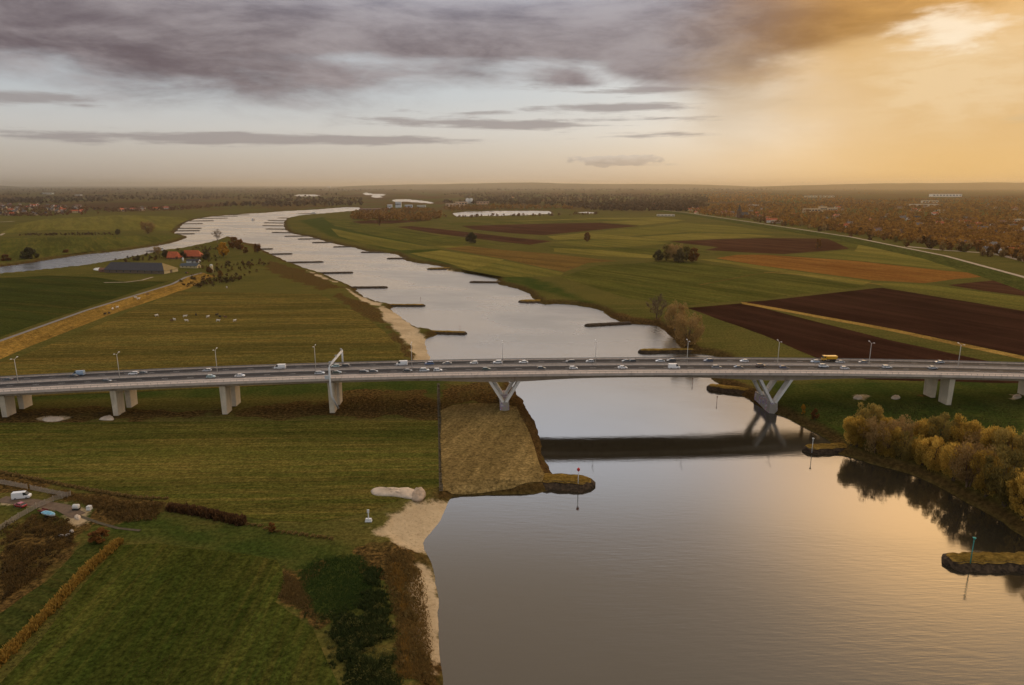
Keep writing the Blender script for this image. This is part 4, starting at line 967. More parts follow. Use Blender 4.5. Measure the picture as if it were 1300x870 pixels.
def make_tree(seed, h, cw, nclump, nleaf, leaf, bole=.22, shape='round', bark=None, leafm=None, stems=1, fill=1.0, plume=False):
    rg = np.random.default_rng(seed); cs = []; rs = []
    for _ in range(nclump):
        a = rg.uniform(0, 2 * math.pi); u = rg.uniform(0, 1)
        z = bole + (1 - bole) * (.08 + .86 * u)
        prof = {'round': math.sin(math.pi * (.14 + .80 * u)) ** .7, 'fan': .45 + .62 * math.sin(math.pi * (.05 + .72 * u)), 'column': .9 * math.sin(math.pi * (.1 + .85 * u)) ** .5, 'cone': (1.05 - u) ** .8}[shape]
        r = cw * prof * math.sqrt(rg.uniform(.12, 1.0)) * .82
        cs.append((r * math.cos(a), r * math.sin(a), h * z * .97)); rs.append(cw * rg.uniform(.16, .31) * fill)
    cs = np.array(cs); rs = np.array(rs)
    mb = MB()
    for k in range(stems):
        a = 2 * math.pi * k / max(1, stems) + rg.uniform(0, 1); off = .35 * (stems > 1); lean = cw * (.35 if stems > 1 else .08)
        b0 = np.array([off * math.cos(a), off * math.sin(a), -.3]); top = np.array([lean * math.cos(a), lean * math.sin(a), h * .82]); mid = (b0 + top) / 2 + np.array([rg.uniform(-.3, .3), rg.uniform(-.3, .3), 0])
        r0 = h * .021 / (stems ** .4)
        mb.tube([b0, b0 + (mid - b0) * .3, mid, top], [r0 * 1.35, r0, r0 * .65, r0 * .14], 6)
    for c in cs[:: max(1, nclump // 26)]:
        k = rg.uniform(.25, .6); st = np.array([c[0] * .12, c[1] * .12, max(h * bole * .7, c[2] * k)])
        m_ = st + (c - st) * .5 + np.array([0, 0, .04 * h]); mb.tube([st, m_, c], [h * .008, h * .005, h * .0015], 4, cap=False)
    trunk = mb.mesh('trunk', bark, True, False)
    v, f, col = leaf_cloud(nleaf, cs, rs, leaf, rg, 1.25, plume)
    return trunk, mesh_of('crown', v, f, leafm, False, None, col)
def bare_tree(seed, h, cw, bark, n1=9, n2=6, n3=6, tw=.05):
    rg = np.random.default_rng(seed); mb = MB(); tv = []; tf = []
    top = np.array([rg.uniform(-.4, .4), rg.uniform(-.4, .4), h * .8]); mb.tube([(0, 0, -.3), top * .3, top * .65, top], [h * .026, h * .019, h * .012, h * .003], 6)
    for i in range(n1):
        u = .22 + .75 * i / n1; st = top * u; a = i * 2.4 + rg.uniform(-.4, .4); ln = cw * (1.05 - .45 * u) * rg.uniform(.8, 1.1)
        en = st + np.array([math.cos(a) * ln * .75, math.sin(a) * ln * .75, ln * rg.uniform(.5, .95)]); en[2] = min(en[2], h)
        mb.tube([st, (st + en) / 2 + np.array([0, 0, -.05 * ln]), en], [h * .009, h * .006, h * .0015], 4, cap=False)
        for j in range(n2):
            s2 = st + (en - st) * rg.uniform(.25, 1); d2 = rg.normal(size=3); d2[2] = abs(d2[2]) * .9 + .25; d2 /= np.linalg.norm(d2); e2 = s2 + d2 * ln * rg.uniform(.3, .55)
            mb.tube([s2, e2], [h * .0035, h * .001], 3, cap=False)
            for k in range(n3):
                s3 = s2 + (e2 - s2) * rg.uniform(.2, 1); d3 = rg.normal(size=3); d3[2] = abs(d3[2]) + .15; d3 /= np.linalg.norm(d3); e3 = s3 + d3 * ln * rg.uniform(.14, .32); sd = np.cross(d3, rg.normal(size=3)); sd = sd / np.linalg.norm(sd) * tw * h / 15
                b = len(tv); tv += [s3 - sd, s3 + sd, e3]; tf.append((b, b + 1, b + 2))
    return mb.mesh('trunk', bark, True, False), mesh_of('crown', tv, np.array(tf), bark, False)
M_bark = plain('bark', (.085, .058, .038), .9, 0, .3, 2)
M_barkp = plain('bark_pale', (.17, .105, .06), .9, 0, .3, 2)
L_willow = leafy('leaf_willow', (.36, .23, .042), (.82, .56, .13), .58)
L_olive = leafy('leaf_olive', (.18, .14, .04), (.48, .34, .09), .45)
L_gold = leafy('leaf_gold', (.42, .20, .02), (.62, .34, .03))
L_rust = leafy('leaf_rust', (.15, .06, .018), (.33, .15, .035))
L_twig = leafy('leaf_twig', (.27, .165, .06), (.50, .33, .13), .35)
L_dark = leafy('leaf_dark', (.070, .060, .026), (.19, .135, .055))
VAR = {'willow': [make_tree(11 + i, 14, 5.4, 60, 7600, .36, .12, 'fan', M_bark, L_willow, 3, 1.0, True) for i in range(4)], 'olive': [make_tree(31 + i, 14, 5.4, 56, 6000, .36, .12, 'fan', M_bark, L_olive, 3, 1.0, True) for i in range(2)],
       'twig': [make_tree(41 + i, 14, 6.2, 60, 5200, .36, .10, 'fan', M_barkp, L_twig, 3, 1.0, True) for i in range(2)], 'bare': [bare_tree(51 + i, 15, 7, M_barkp, 12, 9, 9, .075) for i in range(2)],
       'gold': [make_tree(61 + i, 11, 3.6, 30, 1500, .7, .12, 'round', M_bark, L_gold) for i in range(2)], 'rust': [make_tree(71 + i, 11, 4.6, 30, 1500, .75, .10, 'round', M_bark, L_rust) for i in range(3)],
       'dark': [make_tree(81 + i, 12, 5.2, 34, 1800, .75, .06, 'round', M_bark, L_dark, 2) for i in range(2)], 'mid': [make_tree(91 + i, 12, 5.0, 34, 1700, .75, .08, 'round', M_bark, L_olive) for i in range(3)], 'cone': [make_tree(95, 14, 3.8, 30, 1500, .8, .06, 'cone', M_bark, L_rust)]}
HT = {'willow': 14, 'olive': 14, 'twig': 14, 'bare': 15, 'gold': 11, 'rust': 11, 'dark': 12, 'mid': 12, 'cone': 14}
tcount = [0]
def tree(kind, px, py, hpx, label, group=None, wide=1.0, name='tree', z=None, hm=None):
    """base at photo pixel, height in photo pixels (turned to metres at that distance)"""
    x, y, _ = P(px, py, 0.0)
    if z is None:
        z = float(land_z(x, y)[0]) if 250 < py < 720 and y < 2500 else 0.0
        if z < -.3: x, y, _ = P(px, py, z)
    h = hm if hm else hpx * mpp(px, py, z)
    tcount[0] += 1; v = VAR[kind][tcount[0] % len(VAR[kind])]; k = h / HT[kind]
    e = empty(name, (x, y, z), rng.uniform(0, 6.28), (k * wide, k * wide, k)); obj('trunk', v[0], e); obj('crown', v[1], e)
    return setp(e, label, 'bush' if name == 'bush' else 'tree', group)
# the autumn willows along the right bank
BANK = [(1077, 570, 38), (1092, 574, 46), (1108, 583, 42), (1126, 588, 44), (1145, 593, 46), (1166, 598, 44), (1186, 606, 48), (1206, 614, 54), (1227, 624, 58), (1249, 636, 62), (1272, 649, 66), (1296, 664, 68), (1322, 680, 70)]
for i, (x, y, h) in enumerate(BANK):
    tree(('willow', 'willow', 'twig', 'willow', 'olive', 'willow')[i % 6], x + rng.uniform(-5, 5), y - 5, h * 1.1 * rng.uniform(.78, 1.18), f"{('golden autumn willow', 'golden autumn willow', 'brown half-bare tree', 'golden autumn willow', 'olive autumn willow', 'golden autumn willow')[i % 6]} at the water edge of the right bank, {ORD[i]} from the left", 'willows in the front row on the right bank', 1.0)
BACK = [(1098, 558, 36), (1118, 564, 36), (1140, 568, 36), (1172, 572, 38), (1196, 576, 44), (1218, 582, 48), (1240, 592, 50), (1263, 603, 52), (1285, 614, 56), (1308, 626, 58)]
for i, (x, y, h) in enumerate(BACK):
    tree(('olive', 'willow', 'twig', 'willow')[i % 4], x + rng.uniform(-4, 4), y, h * rng.uniform(.9, 1.3), f"{('olive bushy tree', 'golden bushy tree', 'brown half-bare tree', 'golden bushy tree')[i % 4]} in the back row of the right bank, {ORD[i]} from the left", 'trees in the back row on the right bank', 1.05)
tree('gold', 1019, 527, 14, 'small bright orange sapling beside the right V pier', None, .7)
tree('rust', 1034, 533, 15, 'small rusty shrub right of the orange sapling near the V pier', None, .9, 'bush')
# riverside group behind the bridge
tree('bare', 833, 413, 40, 'tall bare multi-branched tree on the bank by the long groyne', 'riverside trees behind the bridge', 1.1)
tree('twig', 857, 420, 36, 'grey-brown thinly leaved tree in the middle of the riverside group', 'riverside trees behind the bridge', 1.0)
tree('twig', 873, 441, 44, 'reddish brown rounded tree just behind the bridge, lowest of the riverside group', 'riverside trees behind the bridge', 1.05)
# trees in the fields
for i, (k, x, y, h) in enumerate([('dark', 836, 332, 15), ('mid', 846, 331, 20), ('twig', 856, 332, 22), ('dark', 862, 333.5, 18), ('mid', 871, 332, 19), ('rust', 880, 333, 18)]):
    tree(k, x, y, h, f'bushy tree in the isolated clump amid the right fields, {ORD[i]} from the left', 'tree clump in the right fields', 1.15)
tree('dark', 598, 309, 14, 'round dark olive tree alone beside the far brown field strip', None, 1.5)
tree('rust', 745.5, 307.5, 13, 'small lone brown tree in the middle of the far fields', None, .9)
tree('cone', 482, 287, 16, 'pointed rust-coloured tree standing before the factory woodland', None, .8)
tree('rust', 1038, 316, 12, 'pale brown tree on the dark field left of the dike', None, .9)
for x, y, h, k, l in ((38, 334, 20, 'dark', 'large dark bush at the left channel edge, largest of the bushes there'), (8, 336, 13, 'rust', 'rusty bush at the far left channel edge'), (85, 326, 9, 'rust', 'low brown bush on the left channel shore'), (188, 297, 16, 'twig', 'pinkish brown wide tree by the reed bed across the left channel'), (150, 298, 7, 'dark', 'low dark bush left of the pinkish tree across the channel')):
    tree(k, x, y, h, l, None, 1.3, 'bush' if 'bush' in l else 'tree')
# farm trees
for x, y, h, k, l in ((276, 308, 17, 'bare', 'bare round-crowned tree at the water by the farm'), (284, 327, 20, 'gold', 'bright yellow tree right of the red-roofed farmhouse'), (297, 316, 15, 'rust', 'rusty shrub cluster on the headland, left one'), (305, 318, 14, 'rust', 'rusty shrub cluster on the headland, right one'), (327, 321, 12, 'rust', 'brown bush beside the headland groyne'), (312, 322, 8, 'rust', 'small rusty bush on the headland slope'),
                      (200, 323, 10, 'twig', 'thin brown tree between the ship and the first red roof'), (210, 327, 10, 'dark', 'dark bush left of the first red-roofed house'), (175, 331, 7, 'dark', 'dark low bush behind the long barn'), (233, 328, 9, 'dark', 'dark bush between the two red-roofed houses'), (262, 330, 12, 'dark', 'dark tree right behind the red-roofed farmhouse'), (266, 347, 8, 'rust', 'ochre bush at the foot of the cream silo'), (280, 352, 8, 'rust', 'round ochre bush on the slope right of the silo'), (230, 362, 7, 'dark', 'dark bush beside the dike road bend'), (245, 357, 7, 'dark', 'dark shrub on the slope below the silo')):
    tree(k, x, y, h, l, None, 1.2, 'bush' if ('bush' in l or 'shrub' in l) else 'tree')
# near bushes
tree('rust', 345, 676, 13, 'small round ochre bush at the right end of the hedge line', None, 1.1, 'bush', 0.0)
tree('rust', 127, 688, 18, 'brown bramble bush at the top of the yellow reed strip', None, 1.9, 'bush', 0.0)

# ------------------------------------------------------------------ low growth nobody could count: reeds, tufts, brambles
def in_poly(px, n):
    q = np.array(px); out = np.zeros((0, 2))
    while len(out) < n:
        c = np.stack([rng.uniform(q[:, 0].min(), q[:, 0].max(), n * 2), rng.uniform(q[:, 1].min(), q[:, 1].max(), n * 2)], -1)
        out = np.concatenate([out, c[inside(c[:, 0], c[:, 1], px)]])
    return out[:n]
def tufts(name, polys, n, h0, h1, c1, c2, label=None, blades=5, clump=.0, width=.13, edge=9.0):
    pts = np.concatenate([in_poly(p, n // len(polys)) for p in polys])
    g = P(pts[:, 0], pts[:, 1], 0.0); x, y = g[0], g[1]
    ed = np.concatenate([np.clip(-sdf(q[:, 0], q[:, 1], p) / max(4.0, edge), 0, 1) for p, q in zip(polys, np.array_split(pts, len(polys)))])
    k = rng.uniform(0, 1, len(x)) < ed * 1.1 + .06
    if clump: k &= (fbm(x * clump, y * clump, 77) + .25 * (ed - .5) > .46)
    x, y, ed = x[k], y[k], ed[k]
    z = land_z(x, y); k = z > WATER + .25; x, y, z, ed = x[k], y[k], z[k], ed[k]; m_ = len(x)
    h = rng.uniform(h0, h1, m_) * (.5 + 1.0 * fbm(x * .08, y * .08, 5)) * (.5 + .5 * ed); vs = []; 
    for b in range(blades):
        a = rng.uniform(0, 6.283, m_); w_ = h * width; lean = h * rng.uniform(.15, .75, m_)
        bx, by = x + np.cos(a) * h * .15, y + np.sin(a) * h * .15
        vs.append(np.stack([np.stack([bx - np.sin(a) * w_, by + np.cos(a) * w_, z - .1], -1), np.stack([bx + np.sin(a) * w_, by - np.cos(a) * w_, z - .1], -1), np.stack([bx + np.cos(a) * lean, by + np.sin(a) * lean, z + h * rng.uniform(.6, 1.1, m_)], -1)], 1))
    v = np.concatenate(vs).reshape(-1, 3); f = np.arange(len(v)).reshape(-1, 3)
    t_ = np.tile(rng.uniform(0, 1, m_) * .4 + fbm(x * .05, y * .05, 9) * .6, blades); br = rng.uniform(.2, .9, len(t_))
    col = np.repeat(np.stack([t_, br, 0 * br], -1), 3, 0)
    o = obj(name, mesh_of(name, v, f, leafy(name + '_blades', c1, c2, .3), False, None, col))
    setp(o, label, None, None, 'stuff'); return o
tufts('dry_reeds', [ROUGH[0], ROUGH[1]], 12000, .2, .65, (.040, .034, .013), (.19, .105, .034), 'brown dry reeds and herbs under the left half of the bridge', 5, .09)
tufts('yard_weeds', [ROUGH[3], ROUGH[4]], 12000, .3, 1.0, (.07, .045, .016), (.27, .16, .048), 'tangled dry weeds around the fenced yard', 5, .09)
tufts('bank_reeds', [[(484, 700), (515, 690), (540, 720), (548, 780), (556, 868), (496, 868), (498, 800), (486, 745)]], 7000, .25, .9, (.075, .052, .018), (.30, .185, .055), 'orange and ochre reeds along the left shore in the foreground', 5, .08)
tufts('orange_reeds', [[(486, 715), (508, 700), (522, 735), (526, 790), (530, 868), (500, 868), (503, 800), (490, 745)]], 3600, .3, 1.1, (.19, .11, .026), (.48, .26, .05), 'bright orange reed patches beside the bramble thicket', 5, .16, .13, 14)
tufts('shore_herbs', [ROUGH[6], ROUGH[7], ROUGH[13], ROUGH[14]], 9000, .3, .8, (.09, .048, .018), (.26, .15, .045), 'dry brown herbs along the river shores', 4, .06)
tufts('slope_herbs', [[(985, 500), (1060, 506), (1300, 505), (1300, 580), (1240, 575), (1060, 548), (1000, 525)]], 12000, .2, .6, (.030, .034, .010), (.115, .085, .026), 'dark weeds on the right bank below the bridge', 4, .05)
tufts('brambles', [[(380, 765), (410, 780), (440, 765), (470, 700), (486, 705), (498, 760), (512, 790), (516, 890), (440, 895), (412, 845), (390, 805)]], 15000, .5, 1.4, (.028, .046, .012), (.15, .145, .040), 'dark green bramble thicket at the bottom centre', 6, .13, .2, 30)
tufts('hollow_reeds', [ROUGH[11]], 3000, .25, .8, (.10, .065, .022), (.28, .18, .06), 'rusty dry reeds around the hollow at the bottom centre', 5)
tufts('lush_grass', [[(374, 722), (400, 705), (460, 700), (478, 720), (482, 760), (450, 782), (405, 795), (380, 760)]], 14000, .2, .5, (.030, .062, .012), (.075, .11, .025), 'patch of lush dark green grass in the hollow', 4)
def band(name, px, n, half, h0, h1, c1, c2, label, width=.3):
    pts = dense(path_pts(px, 0.0), 2.0); q = np.array(pts); k = rng.integers(0, len(q), n); x = q[k, 0] + rng.normal(0, half / 1.6, n); y = q[k, 1] + rng.normal(0, half / 1.6, n)
    h = rng.uniform(h0, h1, n); vs = []
    for b in range(5):
        a = rng.uniform(0, 6.283, n); w_ = h * width; bx, by = x + np.cos(a) * .15, y + np.sin(a) * .15
        vs.append(np.stack([np.stack([bx - np.sin(a) * w_, by + np.cos(a) * w_, 0 * x], -1), np.stack([bx + np.sin(a) * w_, by - np.cos(a) * w_, 0 * x], -1), np.stack([bx + np.cos(a) * h * .4, by + np.sin(a) * h * .4, h * rng.uniform(.7, 1.1, n)], -1)], 1))
    v = np.concatenate(vs).reshape(-1, 3); t_ = np.tile(rng.uniform(0, 1, n), 5); br = rng.uniform(.2, .9, 5 * n)
    o = obj(name, mesh_of(name, v, np.arange(len(v)).reshape(-1, 3), leafy(name + '_blades', c1, c2, .3), False, None, np.repeat(np.stack([t_, br, 0 * br], -1), 3, 0)))
    return setp(o, label, None, None, 'stuff')
band('yellow_reeds', [(-40, 880), (0, 840), (60, 780), (110, 725), (150, 690)], 3200, .8, .8, 1.7, (.32, .19, .035), (.55, .34, .07), 'straight line of yellow reeds along a ditch at the lower left')
band('field_hedge', [(218, 647), (250, 651), (280, 658), (306, 664)], 1500, 1.0, 1.0, 2.2, (.09, .045, .02), (.20, .10, .035), 'low reddish brown hedge row between two pastures', .4)
band('hedge_grass', [(306, 665), (330, 668), (345, 674), (420, 684)], 700, .5, .3, .7, (.22, .15, .05), (.34, .24, .08), 'thin line of dry grass continuing the hedge')
band('fence_grass', [(-40, 596), (0, 600), (60, 612), (110, 622), (170, 632), (210, 634)], 1500, .6, .4, 1.0, (.20, .13, .045), (.36, .25, .09), 'line of dry grass along the edge of the mown field')
band('ditch_reeds', [(557, 490), (558, 520), (559.5, 600), (560.5, 622)], 500, .4, .2, .6, (.06, .05, .018), (.16, .115, .04), 'dark reeds in the ditch between green and tan fields')
def leaf_band(name, polys, n, h0, h1, lf, mat, label):
    pts = np.concatenate([in_poly(p, n // len(polys)) for p in polys]); g = P(pts[:, 0], pts[:, 1], 0.0); z = land_z(g[0], g[1]); k = z > WATER + .4
    x, y, z = g[0][k], g[1][k], z[k]; h = rng.uniform(h0, h1, len(x)); cs = np.stack([x, y, z + h * .4], -1)
    v, f, col = leaf_cloud(len(x) * 60, cs, h * .75, lf, rng)
    o = obj(name, mesh_of(name, v, f, mat, False, None, col)); return setp(o, label, None, None, 'stuff')
leaf_band('bramble_mounds', [[(388, 772), (440, 785), (478, 768), (500, 795), (503, 868), (440, 872), (418, 835)]], 120, .5, 1.5, .24, leafy('bramble_leaf', (.030, .050, .013), (.15, .13, .035)), 'dark bramble mounds at the bottom centre')
leaf_band('yard_scrub', [[(0, 672), (45, 654), (88, 658), (92, 690), (55, 730), (0, 765)]], 130, .6, 1.7, .3, leafy('scrub_leaf', (.040, .030, .012), (.17, .095, .03)), 'brown scrub below the fenced yard')
leaf_band('bank_scrub', [[(488, 720), (512, 700), (530, 760), (545, 860), (515, 866), (500, 800)]], 60, .4, 1.0, .25, leafy('shore_leaf', (.09, .065, .022), (.28, .18, .055)), 'rusty scrub along the left shore in the foreground')
leaf_band('reed_scrub', [[(115, 632), (170, 638), (212, 640), (195, 660), (160, 664), (130, 648)]], 120, .6, 1.8, .3, leafy('scrub_ochre', (.10, .06, .02), (.28, .17, .05)), 'ochre scrub at the corner of the yard')
leaf_band('understorey', [[(1080, 566), (1120, 574), (1160, 586), (1220, 608), (1300, 650), (1330, 670), (1330, 640), (1250, 592), (1150, 566), (1090, 558)]], 200, .8, 1.9, .33, leafy('understorey_leaf', (.060, .050, .016), (.20, .13, .035)), 'dense olive undergrowth below the willows of the right bank')

tufts('pasture_tussocks', [[(-20, 860), (152, 693), (280, 702), (352, 714), (398, 800), (430, 880), (-20, 880)], [(0, 545), (556, 540), (558, 616), (470, 648), (330, 658), (110, 620), (0, 600)], [(559, 524), (655, 522), (692, 606), (575, 622)]], 24000, .10, .30, (.030, .040, .010), (.17, .12, .04), 'low grass tussocks on the pastures before the bridge', 4, .05, .35, 4)
# ------------------------------------------------------------------ sand heap, slabs, mast
M_sandp = plain('pale_sand', (.62, .50, .38), .95, 0, .15, .5)
def heap(px, name, label, h, mat, cat):
    pts = W(smooth_poly(px, 4)); c = np.mean(pts, 0); e = []
    mb = MB(); rings = []
    for k, zz in ((1.0, -.1), (.86, h * .55), (.6, h * .9), (.3, h)):
        rings.append([(c[0] + (x - c[0]) * k, c[1] + (y - c[1]) * k, zz * (1 + .3 * math.sin(i * 2.1 + k * 5)) if zz > 0 else zz) for i, (x, y) in enumerate(pts)])
    mb.loft(rings); o = mb.build(name, mat, None, True); return setp(o, label, cat)
heap([(470, 626), (474, 620), (500, 620), (526, 621), (530, 629), (524, 634), (500, 631), (478, 630)], 'sand_heap', 'long pale flat sand heap on the grass above the beach', 1.0, M_sandp, 'sand heap')
heap([(522, 634), (526, 622), (536, 620), (541, 628), (534, 636)], 'sand_heap', 'rounded darker sand heap at the beach end of the long one', 1.2, plain('brown_sand', (.46, .35, .25), .95, 0, .2, .5), 'sand heap')
heap([(53, 533), (60, 530), (76, 530), (82, 532), (74, 535), (60, 535.5)], 'gravel_heap', 'pale flat gravel heap in the weeds under the left bridge end', .7, M_sandp, 'gravel heap')
heap([(125, 533), (138, 528), (144, 530), (143, 534)], 'rubble_heap', 'small pale rubble heap at the foot of the second pier from left', .8, M_sandp, 'rubble heap')
for i, (x, y, t_) in enumerate(((1089, 505, 'left'), (1137, 505, 'middle'), (1291, 504, 'right'))):
    heap([(x - 6, y + 1), (x - 3, y - 2), (x + 4, y - 2), (x + 6, y + 1), (x, y + 2.5)], 'sand_heap', f'small pale sand heap under the right bridge end, {t_} of three', .9, M_sandp, 'sand heap')
e = empty('signal_mast', P(468, 662, 0)); setp(e, 'small white mast on a low white base on the grass near the beach', 'mast')
mb = MB(); mb.tube([(0, 0, 0), (0, 0, 2.4), (0, 0, 4.0)], [.22, .16, .2], 8); mb.build('pole', M_white, e)
mb = MB(); mb.hexa([(-1.1, -.6, 0), (1.1, -.6, 0), (1.1, .6, 0), (-1.1, .6, 0)], [(-.9, -.4, 1.0), (.9, -.4, 1.0), (.9, .4, 1.0), (-.9, .4, 1.0)]); mb.build('base_box', M_white, e)
mb = MB(); mb.box(-.35, .35, -.12, .12, 3.0, 4.1); mb.build('panel', M_white, e)

# ------------------------------------------------------------------ yard at the lower left: fences, cars, boat, tanks
M_wood = plain('weathered_wood', (.36, .30, .235), .9, 0, .2, 1.5)
def fence(pxs, h, label, step=2.4):
    pts = path_pts(pxs, 0.0); c0 = pts[0]; e = empty('fence', (c0[0], c0[1], 0)); setp(e, label, 'fence', 'fences round the yard')
    ps = dense(pts, step); ps = [p - c0 for p in ps]; pm = MB(); pm.box(-.08, .08, -.08, .08, -.2, h + .15); pme = pm.mesh('post', M_wood)
    for p in ps: o = obj('post', pme, e); o.location = (p[0], p[1], 0)
    for a, b in zip(ps, ps[1:]):
        d = b - a; L = np.linalg.norm(d); d = d / L; nn = np.array([-d[1], d[0]]) * .03
        n = int(L / .24)
        mb = MB()
        for k in range(n):      # thin upright laths of one panel
            q0 = a + d * (L * (k + .2) / n); q1 = a + d * (L * (k + .62) / n); hh = h * rng.uniform(.93, 1.0)
            mb.hexa([(*(q0 - nn), .08), (*(q1 - nn), .08), (*(q1 + nn), .08), (*(q0 + nn), .08)], [(*(q0 - nn), hh), (*(q1 - nn), hh), (*(q1 + nn), hh), (*(q0 + nn), hh)])
        mb.build('lath_panel', M_wood, e)
fence([(-12, 613), (0, 614.5), (35, 621)], 1.9, 'pale lath fence at the far side of the yard, left length')
fence([(39, 622), (68, 628), (86, 631.5)], 1.9, 'pale lath fence at the far side of the yard, right length')
fence([(-8, 679), (0, 674), (24, 658.5), (46, 646)], 1.9, 'pale lath fence across the yard, lower length')
fence([(46.5, 645.5), (68, 636.5), (90, 630)], 1.9, 'pale lath fence across the yard, upper length')
car('van', 'white', P(28, 632.5, .1), R(15), 'white van parked in the yard at the lower left', None)
car('saloon', 'red', P(26, 643, .1), R(160), 'red car parked below the white van in the yard', None)
e = empty('boat', P(63, 656, .1), R(-22)); setp(e, 'small boat under a light blue cover beside the yard fence', 'boat')
def hull(mb, L, B, h, z=0.0, m=0):
    rings = []
    for u, bw, kz in ((-.5, .80, .1), (-.3, .95, 0), (0, 1, 0), (.25, .8, .05), (.42, .4, .2), (.5, .04, .55)):
        w_ = B / 2 * bw; rings.append([(u * L, -w_, z + h), (u * L, -w_ * .75, z + h * (.35 + kz * .5)), (u * L, 0, z + h * kz), (u * L, w_ * .75, z + h * (.35 + kz * .5)), (u * L, w_, z + h)])
    mb.loft(rings, m)
mb = MB(); hull(mb, 5.6, 2.0, .9, .4); mb.build('hull', plain('boat_white', (.7, .72, .72), .4), e)
mb = MB(); mb.loft([[(-2.7, -.85, 1.28), (-2.7, 0, 1.5), (-2.7, .85, 1.28)], [(-.5, -1.05, 1.3), (-.5, 0, 1.95), (-.5, 1.05, 1.3)], [(1.4, -.8, 1.3), (1.4, 0, 1.7), (1.4, .8, 1.3)], [(2.7, -.08, 1.32), (2.7, 0, 1.36), (2.7, .08, 1.32)]]); mb.build('cover', plain('tarpaulin_blue', (.22, .50, .66), .6, 0, .35, 1.2), e)
mb = MB(); mb.box(-2.2, 3.2, -.06, .06, .3, .42); mb.box(-.6, -.4, -.9, .9, .3, .42); mb.build('trailer_frame', M_steel, e)
for sy in (-1, 1): o = obj('wheel', CARM['van']['w'], e); o.location = (-.5, sy * .95, .32)
e = empty('handcart', P(55, 650.5, .1), R(-20)); setp(e, 'dark red flat trailer behind the covered boat', 'trailer')
mb = MB(); mb.box(-1.5, 1.5, -.8, .8, .5, .65); mb.box(-1.5, 1.5, -.8, -.74, .65, 1.0); mb.box(-1.5, 1.5, .74, .8, .65, 1.0); mb.box(1.5, 2.6, -.05, .05, .5, .6); mb.build('load_bed', plain('dull_red', (.22, .05, .03), .7), e)
for sy in (-1, 1): o = obj('wheel', CARM['van']['w'], e); o.location = (0, sy * .9, .32)
M_tank = plain('tank_white', (.72, .70, .66), .5, 0, .08)
e = empty('water_tank', P(97, 647, .1)); setp(e, 'white water tank on a dark cradle beside the yard track', 'tank')
mb = MB(); mb.tube([(-1.0, 0, 1.1), (-.85, 0, 1.1), (.85, 0, 1.1), (1.0, 0, 1.1)], [.5, .8, .8, .5], 12); mb.build('vessel', M_tank, e, True)
mb = MB(); mb.box(-1.0, 1.0, -.7, .7, 0, .4); mb.build('cradle', M_tyre, e)
mb = MB(); mb.hexa([(-.7, -.7, 0), (.7, -.7, 0), (.7, .7, 0), (-.7, .7, 0)], [(-.62, -.62, 1.3), (.62, -.62, 1.3), (.62, .62, 1.3), (-.62, .62, 1.3)]); mb.box(-.25, .25, -.25, .25, 1.3, 1.42)
o = mb.build('storage_crate', M_tank); o.location = P(113.5, 647, .05); setp(o, 'white storage crate right of the water tank at the yard', 'crate')
for i, (x, y, nm) in enumerate(((77.5, 681, 'left'), (86, 680, 'middle'), (91, 675, 'right'))):
    mb = MB(); rr = rng.uniform(.8, 1.2, 8); mb.loft([[(math.cos(q) * .8 * rr[j], math.sin(q) * .55 * rr[j], -.1) for j, q in enumerate(np.linspace(0, 6.283, 9)[:-1])], [(math.cos(q) * .7 * rr[j], math.sin(q) * .45 * rr[j], .4) for j, q in enumerate(np.linspace(0, 6.283, 9)[:-1])], [(math.cos(q) * .3, math.sin(q) * .2, .6) for q in np.linspace(0, 6.283, 9)[:-1]]])
    o = mb.build('boulder', plain('pale_stone', (.42, .38, .34), .9, 0, .15, 2)); o.location = P(x, y, .05); o.rotation_euler = (0, 0, i); setp(o, f'pale boulder on the rutted grass below the yard, {nm} of three', 'boulder')
heap([(94, 658), (97, 654), (103, 656), (100, 661)], 'sand_heap', 'small tan sand heap at the end of the yard track', .6, M_sandp, 'sand heap')

# ------------------------------------------------------------------ farm
def roof_mat(name, col):
    m, t, b, o = base_mat(name); pos = t.node('ShaderNodeTexCoord').outputs['Object']
    n = t.noise(pos, .6, 5, .65); wv = t.node('ShaderNodeTexWave', bands_direction='X'); t.put(wv.inputs[0], pos); wv.inputs['Scale'].default_value = .8
    c = t.mix(t.step(n, .3, .72), tuple(q * .75 for q in col), tuple(q * 1.2 for q in col)); t.put(b.inputs['Base Color'], c); b.inputs['Roughness'].default_value = .75; bump(t, b, wv.outputs[1], .4, .08); MATS[name] = m; return m
R_red = roof_mat('roof_red_tile', (.50, .105, .030)); R_dark = roof_mat('roof_dark_sheet', (.040, .036, .042)); R_grey = roof_mat('roof_grey', (.16, .14, .13)); R_brown = roof_mat('roof_brown', (.20, .085, .045)); R_moss = roof_mat('roof_moss', (.28, .19, .05)); R_blue = roof_mat('roof_blue_sheet', (.07, .085, .10))
W_cream = plain('wall_cream', (.60, .47, .25), .8, 0, .12); W_brick = plain('wall_brick', (.25, .12, .075), .9, 0, .15); W_white = plain('wall_white', (.72, .70, .66), .8, 0, .06); M_pane = plain('window_pane', (.05, .055, .06), .15); M_door = plain('barn_door', (.16, .11, .07), .7)
